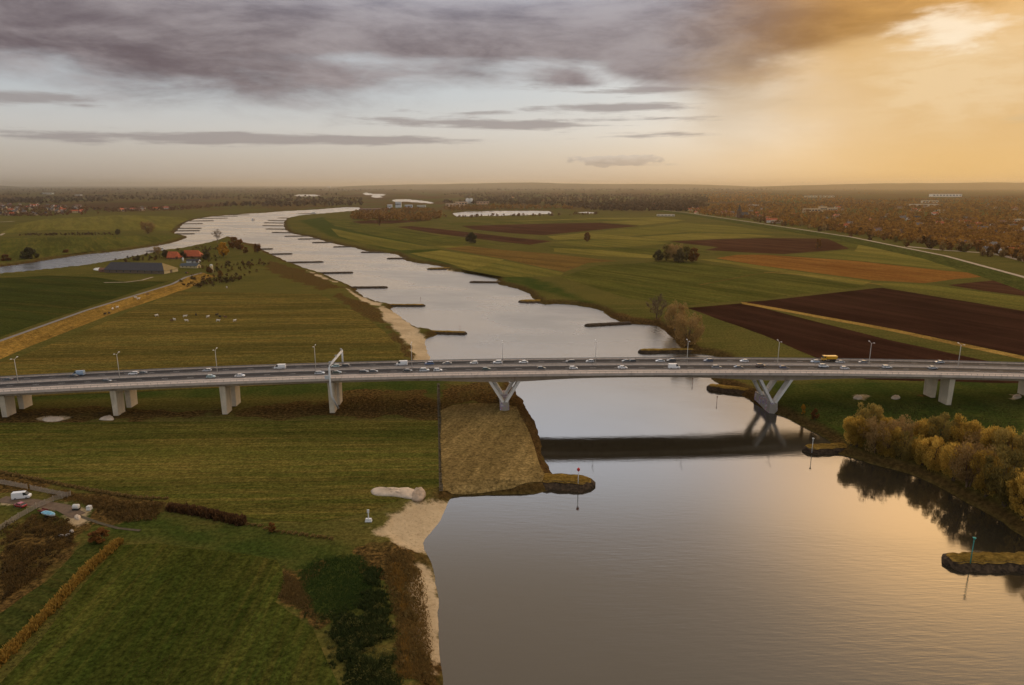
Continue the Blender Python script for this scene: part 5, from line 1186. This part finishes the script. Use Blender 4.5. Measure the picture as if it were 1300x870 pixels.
def gable(name, px, py, L, Wd, wh, rh, rz, wall, roof, label, group=None, hip=0.0, over=.6, wins=0, door=True, cat='house', chim=False, hipmat=None):
    """long axis along local x; hip: how far the ridge stops short of the +x end"""
    p = P(px, py, 0.0); e = empty(name, p, rz); setp(e, label, cat, group); a, b = L / 2, Wd / 2
    mb = MB(); z1 = wh
    pts = [(-a, -b), (a, -b), (a, b), (-a, b)]
    mb.hexa([(x, y, -.3) for x, y in pts], [(x, y, z1) for x, y in pts])
    if hip == 0: mb.addv([(a, -b, z1), (a, b, z1), (a, 0, z1 + rh)], [(0, 1, 2)])
    mb.addv([(-a, -b, z1), (-a, b, z1), (-a, 0, z1 + rh)], [(0, 2, 1)])
    wl = mb.build('wall', wall, e)
    A = a + over; B = b + over; dz_ = rh * over / b; rx = a - hip + (over if hip == 0 else 0); t_ = .18
    mb = MB()
    for sg in (-1, 1):
        q = [(-A, sg * B, z1 - dz_ + .12), (A, sg * B, z1 - dz_ + .12), (rx, 0, z1 + rh + .12), (-A, 0, z1 + rh + .12)]
        mb.addv(q + [(x, y, z + t_) for x, y, z in q], [(0, 1, 2, 3), (4, 5, 6, 7), (0, 1, 5, 4), (1, 2, 6, 5), (2, 3, 7, 6), (3, 0, 4, 7)])
    rf = mb.build('roof', roof, e)
    if hip:
        mb = MB(); q = [(A, -B, z1 - dz_ + .12), (A, B, z1 - dz_ + .12), (rx, 0, z1 + rh + .12)]
        mb.addv(q + [(x, y, z + t_) for x, y, z in q], [(0, 1, 2), (3, 4, 5), (0, 1, 4, 3), (1, 2, 5, 4), (2, 0, 3, 5)]); mb.build('hip_slope', hipmat or roof, e)
    if chim: mb = MB(); mb.box(-a * .5, -a * .5 + .7, -.35, .35, z1 + rh * .6, z1 + rh + 1.0); mb.build('chimney', W_brick, rf)
    if door: mb = MB(); mb.box(a - .05, a + .2, -min(b * .4, 2.2), min(b * .4, 2.2), 0, min(wh * .9, 4)); mb.build('door', M_door, e)
    if name == 'barn': mb = MB(); mb.box(a + .01, a + .14, -b + .3, b - .3, 0, wh - .1); mb.build('end_wall', W_cream, e)
    for k in range(wins):
        x = -a + L * (k + .7) / (wins + .4); mb = MB(); mb.box(x - .6, x + .6, -b - .05, -b + .05, wh * .35, wh * .8); mb.build('window', M_pane, wl)
    return e
gable('barn', 180, 345.5, 80, 27, 4.0, 7.5, R(-9), M_door, R_dark, 'long dark-roofed barn with cream end wall on the farm', None, 11, .8, 8, True, 'barn', False, R_moss)
gable('shed', 242, 340, 24, 9, 3.0, 2.6, R(-8), W_cream, R_blue, 'blue-grey roofed shed between the long barn and the silo', None, 0, .5, 4, True, 'shed')
gable('farmhouse', 222, 328.6, 17, 12, 2.6, 7.6, R(-4), W_brick, R_red, 'smaller red-roofed farmhouse, left of the two', 'red-roofed farmhouses', 4, .5, 4, True, 'house', True)
gable('farmhouse', 246, 327, 26, 13, 2.6, 8.0, R(-2), W_brick, R_red, 'larger red-roofed farmhouse nearer the yellow tree, right of the two', 'red-roofed farmhouses', 5, .5, 6, True, 'house', True)
gable('shed', 246, 333.5, 17, 7, 2.6, 2.2, R(-3), W_white, R_dark, 'low dark-roofed shed in front of the larger red-roofed house', None, 0, .4, 3, True, 'shed')
gable('shed', 135, 345, 14, 8, 2.6, 2, R(10), W_brick, R_brown, 'small brown shed at the left end of the long barn', None, 0, .4, 2, True, 'shed')
e = empty('silo', P(269, 346, 0)); setp(e, 'cream cylindrical feed silo with domed top beside the shed', 'silo')
mb = MB(); mb.tube([(0, 0, 0), (0, 0, 8.5)], 2.0, 14); mb.build('cylinder', W_cream, e, True)
mb = MB(); mb.tube([(0, 0, 8.5), (0, 0, 9.3), (0, 0, 9.9), (0, 0, 10.1)], [2.05, 1.7, 1.0, .3], 14); mb.build('dome', W_white, e, True)
mb = MB(); [mb.tube([(0, 0, z), (0, 0, z + .12)], 2.07, 14) for z in (2, 4, 6)]; mb.build('hoop', M_steel, e)
e = empty('silo', P(232.5, 332, 0)); setp(e, 'small white silo between the red-roofed houses and the dark shed', 'silo')
mb = MB(); mb.tube([(0, 0, 0), (0, 0, 4.6)], 1.3, 12); mb.build('cylinder', W_white, e, True); mb = MB(); mb.tube([(0, 0, 4.6), (0, 0, 5.6)], [1.35, .2], 12); mb.build('cone_top', W_white, e, True)
heap([(118, 342), (124, 340.6), (132, 341), (132, 343), (122, 343.6)], 'silage_clamp', 'pale covered silage heap at the left end of the barn', 1.2, W_white, 'silage heap')
e = empty('tractor', P(237, 347.5, 0), R(30)); setp(e, 'small red tractor on the yard between barn and shed', 'tractor')
mb = MB(); mb.box(0, 2.1, -.45, .45, .8, 1.5); mb.box(-1.2, 0, -.7, .7, .8, 1.3); mb.build('body', paint('red'), e); mb = MB(); mb.hexa([(-1.2, -.7, 1.3), (.1, -.7, 1.3), (.1, .7, 1.3), (-1.2, .7, 1.3)], [(-1.1, -.6, 2.5), (-.1, -.6, 2.5), (-.1, .6, 2.5), (-1.1, .6, 2.5)]); mb.build('cab', M_glass, e)
for xx, r_, yy in ((-.7, .8, .85), (1.5, .5, .7)):
    wq = MB(); wq.tube([(0, -.2, 0), (0, .2, 0)], r_, 12); wmq = wq.mesh('wheel', M_tyre)
    for sy in (-1, 1): o = obj('wheel', wmq, e); o.location = (xx, sy * yy, r_)

# ------------------------------------------------------------------ cattle: one skinned body, shared
def cow_mesh(mat):
    V = [(-.9, 0, 1.15, .34), (-.4, 0, 1.08, .42), (.2, 0, 1.05, .44), (.75, 0, 1.1, .38), (1.1, 0, 1.3, .22), (1.35, 0, 1.35, .17), (1.65, 0, 1.15, .11)]
    E_ = [(0, 1), (1, 2), (2, 3), (3, 4), (4, 5), (5, 6)]
    for rt, x, sg in ((3, .75, -1), (3, .75, 1)): b = len(V); V += [(x, sg * .25, .75, .15), (x + .03, sg * .25, .42, .09), (x, sg * .25, .04, .08)]; E_ += [(rt, b), (b, b + 1), (b + 1, b + 2)]
    for rt, x, sg in ((0, -.85, -1), (0, -.85, 1)): b = len(V); V += [(x + .1, sg * .26, .80, .19), (x - .12, sg * .26, .48, .10), (x - .03, sg * .26, .04, .08)]; E_ += [(rt, b), (b, b + 1), (b + 1, b + 2)]
    b = len(V); V += [(-1.2, 0, 1.1, .05), (-1.25, 0, .6, .04)]; E_ += [(0, b), (b, b + 1)]
    for sg in (-1, 1): V += [(1.3, sg * .28, 1.42, .05)]; E_ += [(5, len(V) - 1)]
    me = bpy.data.meshes.new('cow'); me.from_pydata([q[:3] for q in V], E_, []); o = bpy.data.objects.new('cow', me); C.objects.link(o)
    md = o.modifiers.new('skin', 'SKIN'); o.modifiers.new('sub', 'SUBSURF').levels = 1
    for i, q in enumerate(V): me.skin_vertices[0].data[i].radius = (q[3], q[3])
    me.skin_vertices[0].data[1].use_root = True
    dg = bpy.context.evaluated_depsgraph_get(); out = bpy.data.meshes.new_from_object(o.evaluated_get(dg)); bpy.data.objects.remove(o)
    out.materials.clear(); out.materials.append(mat); out.name = 'cow_body'; return out
def hide(name, c1, c2, th):
    m, t, b, o = base_mat(name); pos = t.node('ShaderNodeTexCoord').outputs['Object']; t.put(b.inputs['Base Color'], t.mix(t.step(t.noise(pos, 1.3, 2, .5), th - .03, th + .03), c1, c2)); b.inputs['Roughness'].default_value = .8; return m
COW = {'white': cow_mesh(hide('hide_white', (.75, .70, .63), (.60, .52, .44), .6)), 'black': cow_mesh(hide('hide_black', (.02, .018, .016), (.6, .58, .54), .62)), 'brown': cow_mesh(hide('hide_brown', (.16, .075, .035), (.5, .42, .34), .62))}
COWS = [(199, 402, 'white', 'alone at the left of the meadow herd'), (218, 408.5, 'brown', 'grazing left of two white ones in the meadow'), (221.5, 407, 'white', 'next to the brown cow in the meadow'), (235, 403, 'white', 'upper of the close pair in mid meadow'), (237, 408.5, 'white', 'lower of the close pair in mid meadow'), (249, 401, 'black', 'left of the dark group in the meadow'), (264, 403.5, 'white', 'just left of the dark group in the meadow'),
        (275.5, 401, 'black', 'leftmost in the dark group of the meadow'), (279.5, 403.5, 'black', 'in the middle of the dark group of the meadow'), (286, 404, 'brown', 'at the right of the dark group of the meadow'), (277, 408.5, 'white', 'below the dark group in the meadow'), (298, 408.5, 'white', 'rightmost in the meadow herd'), (288, 366, 'white', 'alone high in the meadow toward the river')]
for x, y, c, l in COWS:
    o = obj('cow', COW[c]); o.location = P(x, y, .06); o.rotation_euler = (0, 0, rng.uniform(0, 6.28)); o.scale = (1.25,) * 3; setp(o, f'{c} cow {l}', 'cow', 'cattle on the meadow')
def dike_z(x, y):
    c = np.array(crest); k = np.argmin(((c - (x, y)) ** 2).sum(1)); d = c[min(k + 1, len(c) - 1)] - c[max(k - 1, 0)]; d /= np.linalg.norm(d); o_ = (x - c[k][0]) * d[1] - (y - c[k][1]) * d[0]
    return float(np.interp(o_, [-10, -2.4, 2.4, 9, 19], [-.3, 4.2, 4.2, 1.9, -.3]))
for x, y, c, l in ((172.5, 379, 'white', 'upper of the white ones on the dike slope'), (176, 380.5, 'white', 'lower of the white ones on the dike slope'), (187, 375, 'brown', 'highest up the dike slope near the farm'), (143, 393.5, 'white', 'left of the pair midway along the dike slope'), (149, 391.5, 'white', 'right of the pair midway along the dike slope'), (133.5, 400, 'black', 'left of the dark pair low on the dike slope'), (139, 399, 'black', 'right of the dark pair low on the dike slope')):
    z = 2.0
    for _ in range(6): p = P(x, y, z); z = .5 * z + .5 * dike_z(p[0], p[1])
    o = obj('cow', COW[c]); o.location = P(x, y, z); o.rotation_euler = (0, 0, rng.uniform(0, 6.28)); o.scale = (1.2,) * 3; setp(o, f'{c} cow {l}', 'cow', 'cattle on the dike slope')

# ------------------------------------------------------------------ ships
def ship(px, py, L, rz, label, cabin=(.78, .76, .72), hullc=(.62, .60, .57)):
    e = empty('ship', P(px, py, WATER), rz); setp(e, label, 'ship', 'ships on the river'); mb = MB(); hull(mb, L, L * .2, 2.4, -1.0); mb.build('hull', plain('hull_' + label.split()[0], hullc, .5), e)
    mb = MB(); mb.box(-L * .42, -L * .18, -L * .07, L * .07, 1.3, 3.9); mb.box(-L * .40, -L * .26, -L * .05, L * .05, 3.9, 5.6); c_ = mb.build('wheelhouse', plain('ship_white', cabin, .5), e)
    mb = MB(); mb.box(-L * .401, -L * .258, -L * .051, L * .051, 4.4, 5.1); mb.build('windows', M_glass, c_)
    mb = MB(); mb.hexa([(-L * .14, -L * .075, 1.3), (L * .3, -L * .075, 1.3), (L * .3, L * .075, 1.3), (-L * .14, L * .075, 1.3)], [(-L * .14, -L * .05, 2.6), (L * .28, -L * .05, 2.6), (L * .28, L * .05, 2.6), (-L * .14, L * .05, 2.6)]); mb.build('hatch_cover', plain('hatch_tan', (.5, .36, .27), .6), e)
    mb = MB(); mb.tube([(-L * .22, 0, 3.9), (-L * .22, 0, 11)], .14, 6); mb.build('mast', M_white, e)
ship(198, 319, 30, R(195), 'white river ship moored behind the farm on the left channel', (.78, .74, .70), (.6, .5, .46))
ship(322, 279.4, 40, R(100), 'small pale ship far up the river near the bend')
ship(390, 271.5, 75, R(185), 'long distant barge by the far river bend', (.7, .66, .6), (.55, .46, .38))

# ------------------------------------------------------------------ far buildings
def block(px, py, L, D, h, rz, col, roofc, label, name='building', cat='building', group=None, wins=0):
    e = empty(name, P(px, py, 0), rz); setp(e, label, cat, group); mb = MB(); mb.box(-L / 2, L / 2, -D / 2, D / 2, -.5, h); wl = mb.build('wall', plain('block_wall_%d_%d_%d' % tuple(int(q * 100) for q in col), col, .7, 0, .1), e)
    mb = MB(); mb.box(-L / 2 - .4, L / 2 + .4, -D / 2 - .4, D / 2 + .4, h, h + .7); mb.build('roof', plain('block_roof_%d_%d_%d' % tuple(int(q * 100) for q in roofc), roofc, .7, 0, .1), e)
    for k in range(wins):
        mb = MB(); x = -L / 2 + L * (k + .5) / wins; mb.box(x - L / wins * .3, x + L / wins * .3, -D / 2 - .06, -D / 2 + .04, h * .45, h * .75); mb.build('window', M_pane, wl)
    return e
# factory in the river bend
block(506, 263.5, 26, 30, 25, R(3), (.62, .63, .66), (.5, .5, .52), 'tall silver-white factory tower block in the river bend', 'factory_building', 'factory', 'factory in the river bend', 4)
block(519, 264, 34, 30, 13, R(3), (.50, .52, .60), (.6, .6, .62), 'bluish middle hall of the factory in the river bend', 'factory_building', 'factory', 'factory in the river bend', 5)
block(535, 263, 42, 30, 8, R(3), (.60, .57, .52), (.5, .47, .43), 'long white hall at the right of the factory', 'factory_building', 'factory', 'factory in the river bend', 6)
block(495, 264.5, 20, 30, 16, R(3), (.70, .70, .72), (.6, .6, .62), 'white left hall of the factory in the river bend', 'factory_building', 'factory', 'factory in the river bend', 3)
block(474, 267.5, 110, 40, 7, R(-2), (.26, .12, .085), (.22, .11, .085), 'low red-brown brickworks hall left of the factory', 'brickworks_hall', 'factory', 'factory in the river bend', 8)
block(472, 270, 80, 25, 6, R(-2), (.55, .45, .36), (.30, .16, .12), 'long tan shed below the brickworks hall', 'brickworks_shed', 'shed', 'factory in the river bend', 6)
block(575, 262.5, 70, 30, 14, R(2), (.66, .46, .30), (.5, .36, .25), 'tan low hall right of the factory', 'hall', 'building', 'halls right of the factory', 4)
block(586, 261.5, 60, 30, 20, R(2), (.62, .42, .27), (.5, .36, .25), 'tall tan hall before the two white tanks', 'hall', 'building', 'halls right of the factory', 4)
block(613, 259.5, 70, 30, 14, R(2), (.58, .34, .20), (.45, .3, .2), 'brown hall right of the two white tanks', 'hall', 'building', 'halls right of the factory', 4)
for x, nm in ((593.5, 'left'), (598, 'right')):
    e = empty('storage_tank', P(x, 258.6, 0)); setp(e, f'white domed storage tank behind the tan halls, {nm} of the two', 'tank', 'white storage tanks'); mb = MB(); mb.tube([(0, 0, 0), (0, 0, 26)], 10.5, 16); mb.build('shell', W_white, e, True); mb = MB(); mb.tube([(0, 0, 26), (0, 0, 30), (0, 0, 32)], [10.5, 7, .5], 16); mb.build('dome', W_white, e, True)
FARB = [(1200, 250, 260, 60, 24, (.85, .82, .76), 'big bright white warehouse near the right horizon'), (1172, 262.3, 150, 40, 11, (.62, .52, .40), 'long pale hall amid the right town'), (1040, 250.6, 240, 60, 12, (.72, .62, .45), 'long low bright hall under the haze at the right'), (1030, 270, 60, 25, 15, (.62, .44, .26), 'tan apartment block among the town trees, left of three'), (1044, 269, 26, 20, 20, (.66, .47, .27), 'taller tan apartment block among the town trees, middle of three'), (1056, 268.6, 36, 20, 14, (.62, .47, .3), 'short tan apartment block among the town trees, right of three'), (957, 263, 60, 30, 10, (.72, .66, .6), 'white hall behind the church'),
        (986, 283.5, 30, 14, 8, (.64, .46, .34), 'long pinkish house by the dike'), (1195, 270, 24, 16, 10, (.75, .62, .42), 'bright yellowish house deep in the town'), (61, 246.8, 120, 40, 16, (.62, .60, .56), 'grey-white warehouse on the left horizon'), (100, 248.6, 60, 30, 12, (.55, .5, .46), 'pale hall right of the left warehouse'), (418, 238.8, 90, 60, 60, (.8, .78, .72), 'tiny bright tower on the horizon left of the river'), (1180, 257.5, 90, 30, 12, (.75, .65, .48), 'pale hall in the haze left of the bright warehouse'), (845, 274.5, 60, 16, 5, (.7, .6, .5), 'low white greenhouse on the far field'), (1290, 283, 30, 16, 10, (.7, .55, .4), 'pale house at the right edge of the town')]
for x, y, L, D, h, c, l in FARB: block(x, y, L, D, h, R(rng.uniform(-8, 8)), c, tuple(q * .8 for q in c), l, 'building', 'building', None, 5 if L < 160 else 9)
# church
e = empty('church', P(938, 277, 0), R(20)); setp(e, 'dark brick church with tall pointed spire rising above the town', 'church')
B_ch = plain('church_brick', (.16, .085, .05), .9, 0, .15); R_ch = plain('spire_slate', (.055, .045, .045), .7)
mb = MB(); mb.box(-5, 5, -5, 5, -.5, 24); tw = mb.build('tower', B_ch, e); mb = MB(); mb.hexa([(-5.4, -5.4, 24), (5.4, -5.4, 24), (5.4, 5.4, 24), (-5.4, 5.4, 24)], [(-3, -3, 29), (3, -3, 29), (3, 3, 29), (-3, 3, 29)]); mb.hexa([(-3, -3, 29), (3, -3, 29), (3, 3, 29), (-3, 3, 29)], [(-.1, -.1, 46), (.1, -.1, 46), (.1, .1, 46), (-.1, .1, 46)]); mb.build('spire', R_ch, e)
for a in (-2, 2): mb = MB(); mb.box(a - .8, a + .8, -5.06, -4.96, 15, 21); mb.build('belfry_opening', M_pane, tw)
mb = MB(); mb.box(5, 32, -7, 7, -.5, 10); mb.build('nave', B_ch, e); mb = MB(); mb.addv([(5, -7.5, 10), (32.5, -7.5, 10), (32.5, 7.5, 10), (5, 7.5, 10), (5, 0, 19), (32.5, 0, 19)], [(0, 1, 5, 4), (3, 4, 5, 2), (0, 4, 3), (1, 2, 5), (0, 3, 2, 1)]); mb.build('nave_roof', R_ch, e)
# houses, too small to show parts: shared meshes
WALLC = [W_white, W_brick, W_cream, plain('wall_tan', (.48, .33, .22), .85, 0, .1)]; ROOFC = [R_brown, R_grey, R_red, R_dark]
HM = []
for i, (L, Wd, wh, rh) in enumerate(((11, 8, 5, 4), (16, 9, 5.5, 4.5), (24, 9, 5.5, 4), (9, 8, 3.5, 4.5))):
    for j in range(3):
        mb = MB(); a, b = L / 2, Wd / 2; mb.box(-a, a, -b, b, -.4, wh, 0); mb.addv([(a, -b, wh), (a, b, wh), (a, 0, wh + rh)], [(0, 1, 2)], 0); mb.addv([(-a, -b, wh), (-a, b, wh), (-a, 0, wh + rh)], [(0, 1, 2)], 0)
        for sg in (-1, 1): mb.addv([(-a - .4, sg * (b + .5), wh - .35), (a + .4, sg * (b + .5), wh - .35), (a + .4, 0, wh + rh + .1), (-a - .4, 0, wh + rh + .1)], [(0, 1, 2, 3)], 1)
        mb.box(-a * .4, -a * .4 + .8, -.4, .4, wh + rh * .5, wh + rh + 1, 0)
        for k in range(3): x = -a + L * (k + .5) / 3; mb.box(x - .7, x + .7, -b - .05, b + .05, wh * .4, wh * .75, 2)
        HM.append(mb.mesh('house', [WALLC[(i + j) % 4], ROOFC[(i + 2 * j) % 4], M_pane]))
def houses(polys, n, label, group, name='house'):
    pts = np.concatenate([in_poly(p, max(1, int(n * w_))) for p, w_ in polys])
    for x, y in pts:
        o = obj(name, HM[rng.integers(0, len(HM))]); o.location = P(x, y, 0); o.rotation_euler = (0, 0, rng.choice([0, 1.57, .4, -.3]) + rng.uniform(-.15, .15)); o.scale = (rng.uniform(.9, 1.25),) * 3; setp(o, label, 'house', group)
TOWN = [(862, 266), (930, 262), (1010, 262), (1100, 262), (1300, 259), (1420, 262), (1420, 352), (1300, 331), (1240, 317), (1200, 314), (1100, 301), (1000, 286), (940, 278), (875, 271)]
houses([(TOWN, 1.0)], 190, 'small gabled house among the autumn trees of the town on the right', 'houses of the right town')
houses([([(868, 268), (900, 270.5), (940, 277), (1000, 285), (1000, 282), (940, 273), (880, 266)], 1.0)], 26, 'small house in the row just behind the dike near the church', 'houses along the right dike')
houses([([(-60, 262), (40, 260), (110, 262), (125, 267), (90, 272), (30, 274), (-60, 274)], 1.0)], 85, 'small gabled house of the village at the far left', 'houses of the left village')
houses([([(140, 266), (216, 264.6), (216, 267), (150, 269)], 1.0)], 14, 'small pale house in the row on the far left shore', 'houses in the row on the far left shore')
houses([([(700, 262), (860, 260), (860, 268), (800, 264), (720, 264)], .5), ([(600, 252), (760, 248), (860, 252), (760, 256)], .5)], 16, 'lone farmhouse far off on the plain beyond the fields', 'distant farmhouses')
# trees standing along the town edge and the village, each its own; small in the picture
SMALL = [make_tree(200 + i, 11, 5.0, 18, 420, 1.5, .06, 'round', M_bark, m_) for i, m_ in enumerate((L_rust, L_twig, L_gold, L_olive, L_rust, leafy('leaf_brown', (.09, .045, .018), (.20, .105, .035)), L_rust))]
def small_tree(x, y, hm, v, label, group):
    e = empty('tree', P(x, y, 0), rng.uniform(0, 6.28), (hm / 11,) * 3); obj('trunk', SMALL[v][0], e); obj('crown', SMALL[v][1], e); setp(e, label, 'tree', group)
EDGE = [(872, 271), (930, 279), (1000, 289), (1080, 303), (1150, 314), (1230, 322), (1310, 338)]
for i in range(110):
    u = rng.uniform(0, 1); xx = 872 + u * 440; yy = np.interp(xx, [q[0] for q in EDGE], [q[1] for q in EDGE]) - rng.uniform(.5, 9)
    small_tree(xx, yy, rng.uniform(8, 15), int(rng.choice([0, 1, 3, 4, 5, 6, 1, 5])), 'rounded autumn tree along the near edge of the right town', 'trees at the edge of the right town')
small_tree(1240, 281, 17, 2, 'bright yellow round tree deep in the right town', None); small_tree(1281, 294, 16, 2, 'bright yellow round tree near the right edge of the town', None)
for i in range(30): small_tree(rng.uniform(-20, 125), rng.uniform(263, 275), rng.uniform(8, 13), int(rng.choice([0, 1, 4, 5])), 'brown autumn tree among the houses of the left village', 'trees of the left village')

# far woods read as one mass: jumbled small crowns
def woods(name, pts, h, cols, label, per=26, size=.42):
    x, y = pts; n = len(x); k = np.repeat(np.arange(n), per); N = len(k)
    d = rng.normal(size=(N, 3)); d /= np.linalg.norm(d, axis=1)[:, None]; hh = h[k]; r = rng.uniform(.3, 1, N) ** .5
    c = np.stack([x[k] + d[:, 0] * hh * .42 * r, y[k] + d[:, 1] * hh * .42 * r, hh * .56 + d[:, 2] * hh * .46 * r], -1)
    a = rng.normal(size=(N, 3)); a /= np.linalg.norm(a, axis=1)[:, None]; b = np.cross(a, rng.normal(size=(N, 3))); b /= np.linalg.norm(b, axis=1)[:, None]; s = (hh * size * .5 * rng.uniform(.5, 1.1, N))[:, None]
    v = np.stack([c - a * s, c + b * s * .9, c + a * s, c - b * s * .9], 1).reshape(-1, 3)
    tn = rng.uniform(0, 1, n)[k] * .75 + rng.uniform(0, .25, N); br = rng.uniform(.2, .9, N)
    o = obj(name, mesh_of(name, v, np.arange(4 * N).reshape(N, 4), leafy(name + '_leaf', *cols, .25), False, None, np.repeat(np.stack([tn, br, 0 * br], -1), 4, 0)))
    return setp(o, label, None, None, 'stuff')
def wp(polys, hmin, hmax, clump=None):
    q = np.concatenate([in_poly(p, n) for p, n in polys]); g = P(q[:, 0], q[:, 1], 0.0); x, y = g[0], g[1]
    if clump: k = fbm(x * clump, y * clump * .5, 91) > .45; x, y = x[k], y[k]
    ok = np.ones(len(x), bool)
    for pd in PONDS + [RIVER]: ok &= ~inside(x, y, pd)
    x, y = x[ok], y[ok]; return (x, y), rng.uniform(hmin, hmax, len(x))
p_, h_ = wp([(TOWN, 5200), ([(880, 262), (1000, 257), (1300, 250), (1420, 250), (1420, 264), (1100, 265), (930, 266)], 1600)], 8, 15)
woods('town_trees', p_, h_, ((.17, .075, .018), (.56, .28, .04)), 'mass of orange and brown autumn trees filling the right town')
p_, h_ = wp([([(-80, 262), (110, 262), (126, 268), (70, 275), (-80, 276)], 420), ([(120, 266), (220, 263), (300, 262), (216, 268), (140, 270)], 260)], 7, 12)
woods('village_trees', p_, h_, ((.075, .036, .018), (.20, .095, .035)), 'brown trees around the far left village')
p_, h_ = wp([([(448, 272), (470, 270), (500, 271), (520, 274), (560, 272), (566, 277), (540, 281), (470, 281), (445, 279)], 340), ([(555, 264), (640, 262), (720, 262), (730, 266), (640, 267), (575, 269)], 220), ([(480, 268), (520, 267), (555, 268), (520, 272)], 90)], 10, 17)
woods('factory_trees', p_, h_, ((.14, .062, .016), (.38, .20, .04)), 'rust and yellow woodland in front of the factory')
p_, h_ = wp([([(560, 276.4), (575, 276.4), (585, 275), (705, 273.4), (765, 272), (765, 273), (700, 275), (600, 276.8)], 70)], 6, 11)
woods('pond_trees', p_, h_, ((.11, .06, .03), (.24, .13, .05)), 'row of thin brown trees before the pond')
p_, h_ = wp([([(-200, 243), (200, 240), (460, 240), (460, 262), (300, 263), (0, 259), (-200, 260)], 3000), ([(460, 239), (900, 239), (900, 258), (720, 262), (560, 258), (560, 246), (460, 244)], 2600), ([(720, 262), (880, 256), (900, 262), (870, 269), (760, 268)], 700), ], 11, 19, .0009)
woods('distant_woods', p_, h_, ((.055, .028, .016), (.165, .085, .032)), 'dark brown woods across the plain toward the horizon', 16, .6)
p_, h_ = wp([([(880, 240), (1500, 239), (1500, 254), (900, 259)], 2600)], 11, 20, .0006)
woods('haze_tinted_woods', p_, h_, ((.30, .15, .035), (.62, .33, .07)), 'far autumn woods at the right with golden sunlit haze put into their colour', 14, .6)  # leaf colour carries the golden sunlit haze on top of the autumn tone
p_, h_ = wp([([(-300, 237.2), (1600, 237.2), (1600, 242), (-300, 242)], 3200)], 16, 28, .0003)
woods('horizon_woods', p_, h_, ((.055, .028, .018), (.12, .065, .03)), 'hazy woods just below the horizon', 12, .9)
p_, h_ = wp([([(20, 297.6), (140, 296), (145, 299), (20, 300)], 130)], 2.2, 4)
woods('reed_bed', p_, h_, ((.045, .028, .016), (.13, .075, .032)), 'dark reed bed on the meadow across the left channel', 26, .5)
p_, h_ = wp([([(60, 330), (150, 319), (216, 308.5), (235, 302), (236, 303), (190, 315), (101, 325)], 150)], 1.5, 3)
woods('channel_reeds', p_, h_, ((.12, .06, .022), (.30, .16, .05)), 'rusty reeds along the far edge of the left channel', 26, .5)
p_, h_ = wp([([(140, 331), (205, 322), (262, 313), (290, 316), (275, 332), (240, 336), (212, 331), (160, 334)], 170), ([(255, 340), (280, 336), (330, 330), (345, 336), (300, 346), (262, 348)], 70), ([(225, 366), (240, 352), (300, 350), (330, 345), (300, 358), (260, 366)], 90)], 1.5, 5)
woods('farm_scrub', p_, h_, ((.06, .038, .017), (.24, .125, .04)), 'brown scrub around the farm buildings', 30, .4)

# low hills on the horizon
def hills(x0, x1, dist, top, seed, name='hills'):
    n = 160; xs_ = np.linspace(x0, x1, n); v = []; 
    for i, px in enumerate(xs_):
        u = (px - 650) / FPX; env = math.sin(math.pi * i / (n - 1)) ** .5; h = top * env * (.55 + .65 * float(fbm(np.array([px * .012]), np.array([seed * 3.3]), seed)[0]))
        for dd, hh in ((0, -3), (1500, h * .55), (3500, h), (6000, h * .7), (9000, -3)): v.append((u * (dist + dd), dist + dd, hh))
    f = [(i * 5 + j, i * 5 + j + 1, (i + 1) * 5 + j + 1, (i + 1) * 5 + j) for i in range(n - 1) for j in range(4)]
    o = obj(name, mesh_of(name, v, f, MATS.get('hill_wood') or grass('hill_wood', (.05, .04, .024), (.07, .05, .028), (.05, .035, .02), 0, .5, .05), True)); setp(o, kind='structure')
hills(430, 960, 21000, 195, 3); hills(940, 1700, 19000, 225, 5); hills(-500, 45, 22000, 240, 8)

# ------------------------------------------------------------------ haze
m = bpy.data.materials.new('haze_air'); m.use_nodes = True; t = NT(m.node_tree); o_ = t.node('ShaderNodeOutputMaterial'); pv = t.node('ShaderNodeVolumePrincipled')
pv.inputs['Color'].default_value = (.98, .88, .72, 1); pv.inputs['Density'].default_value = 3.6e-5; pv.inputs['Anisotropy'].default_value = .84; t.l.new(pv.outputs[0], o_.inputs['Volume'])
mb = MB(); mb.box(-95000, 95000, -4000, 125000, -8, 320); hz_o = mb.build('haze', m); setp(hz_o, kind='stuff')
print('objects', len(bpy.data.objects), 'tris', sum(len(q.loop_triangles) if q.loop_triangles else len(q.polygons) * 2 for q in bpy.data.meshes))
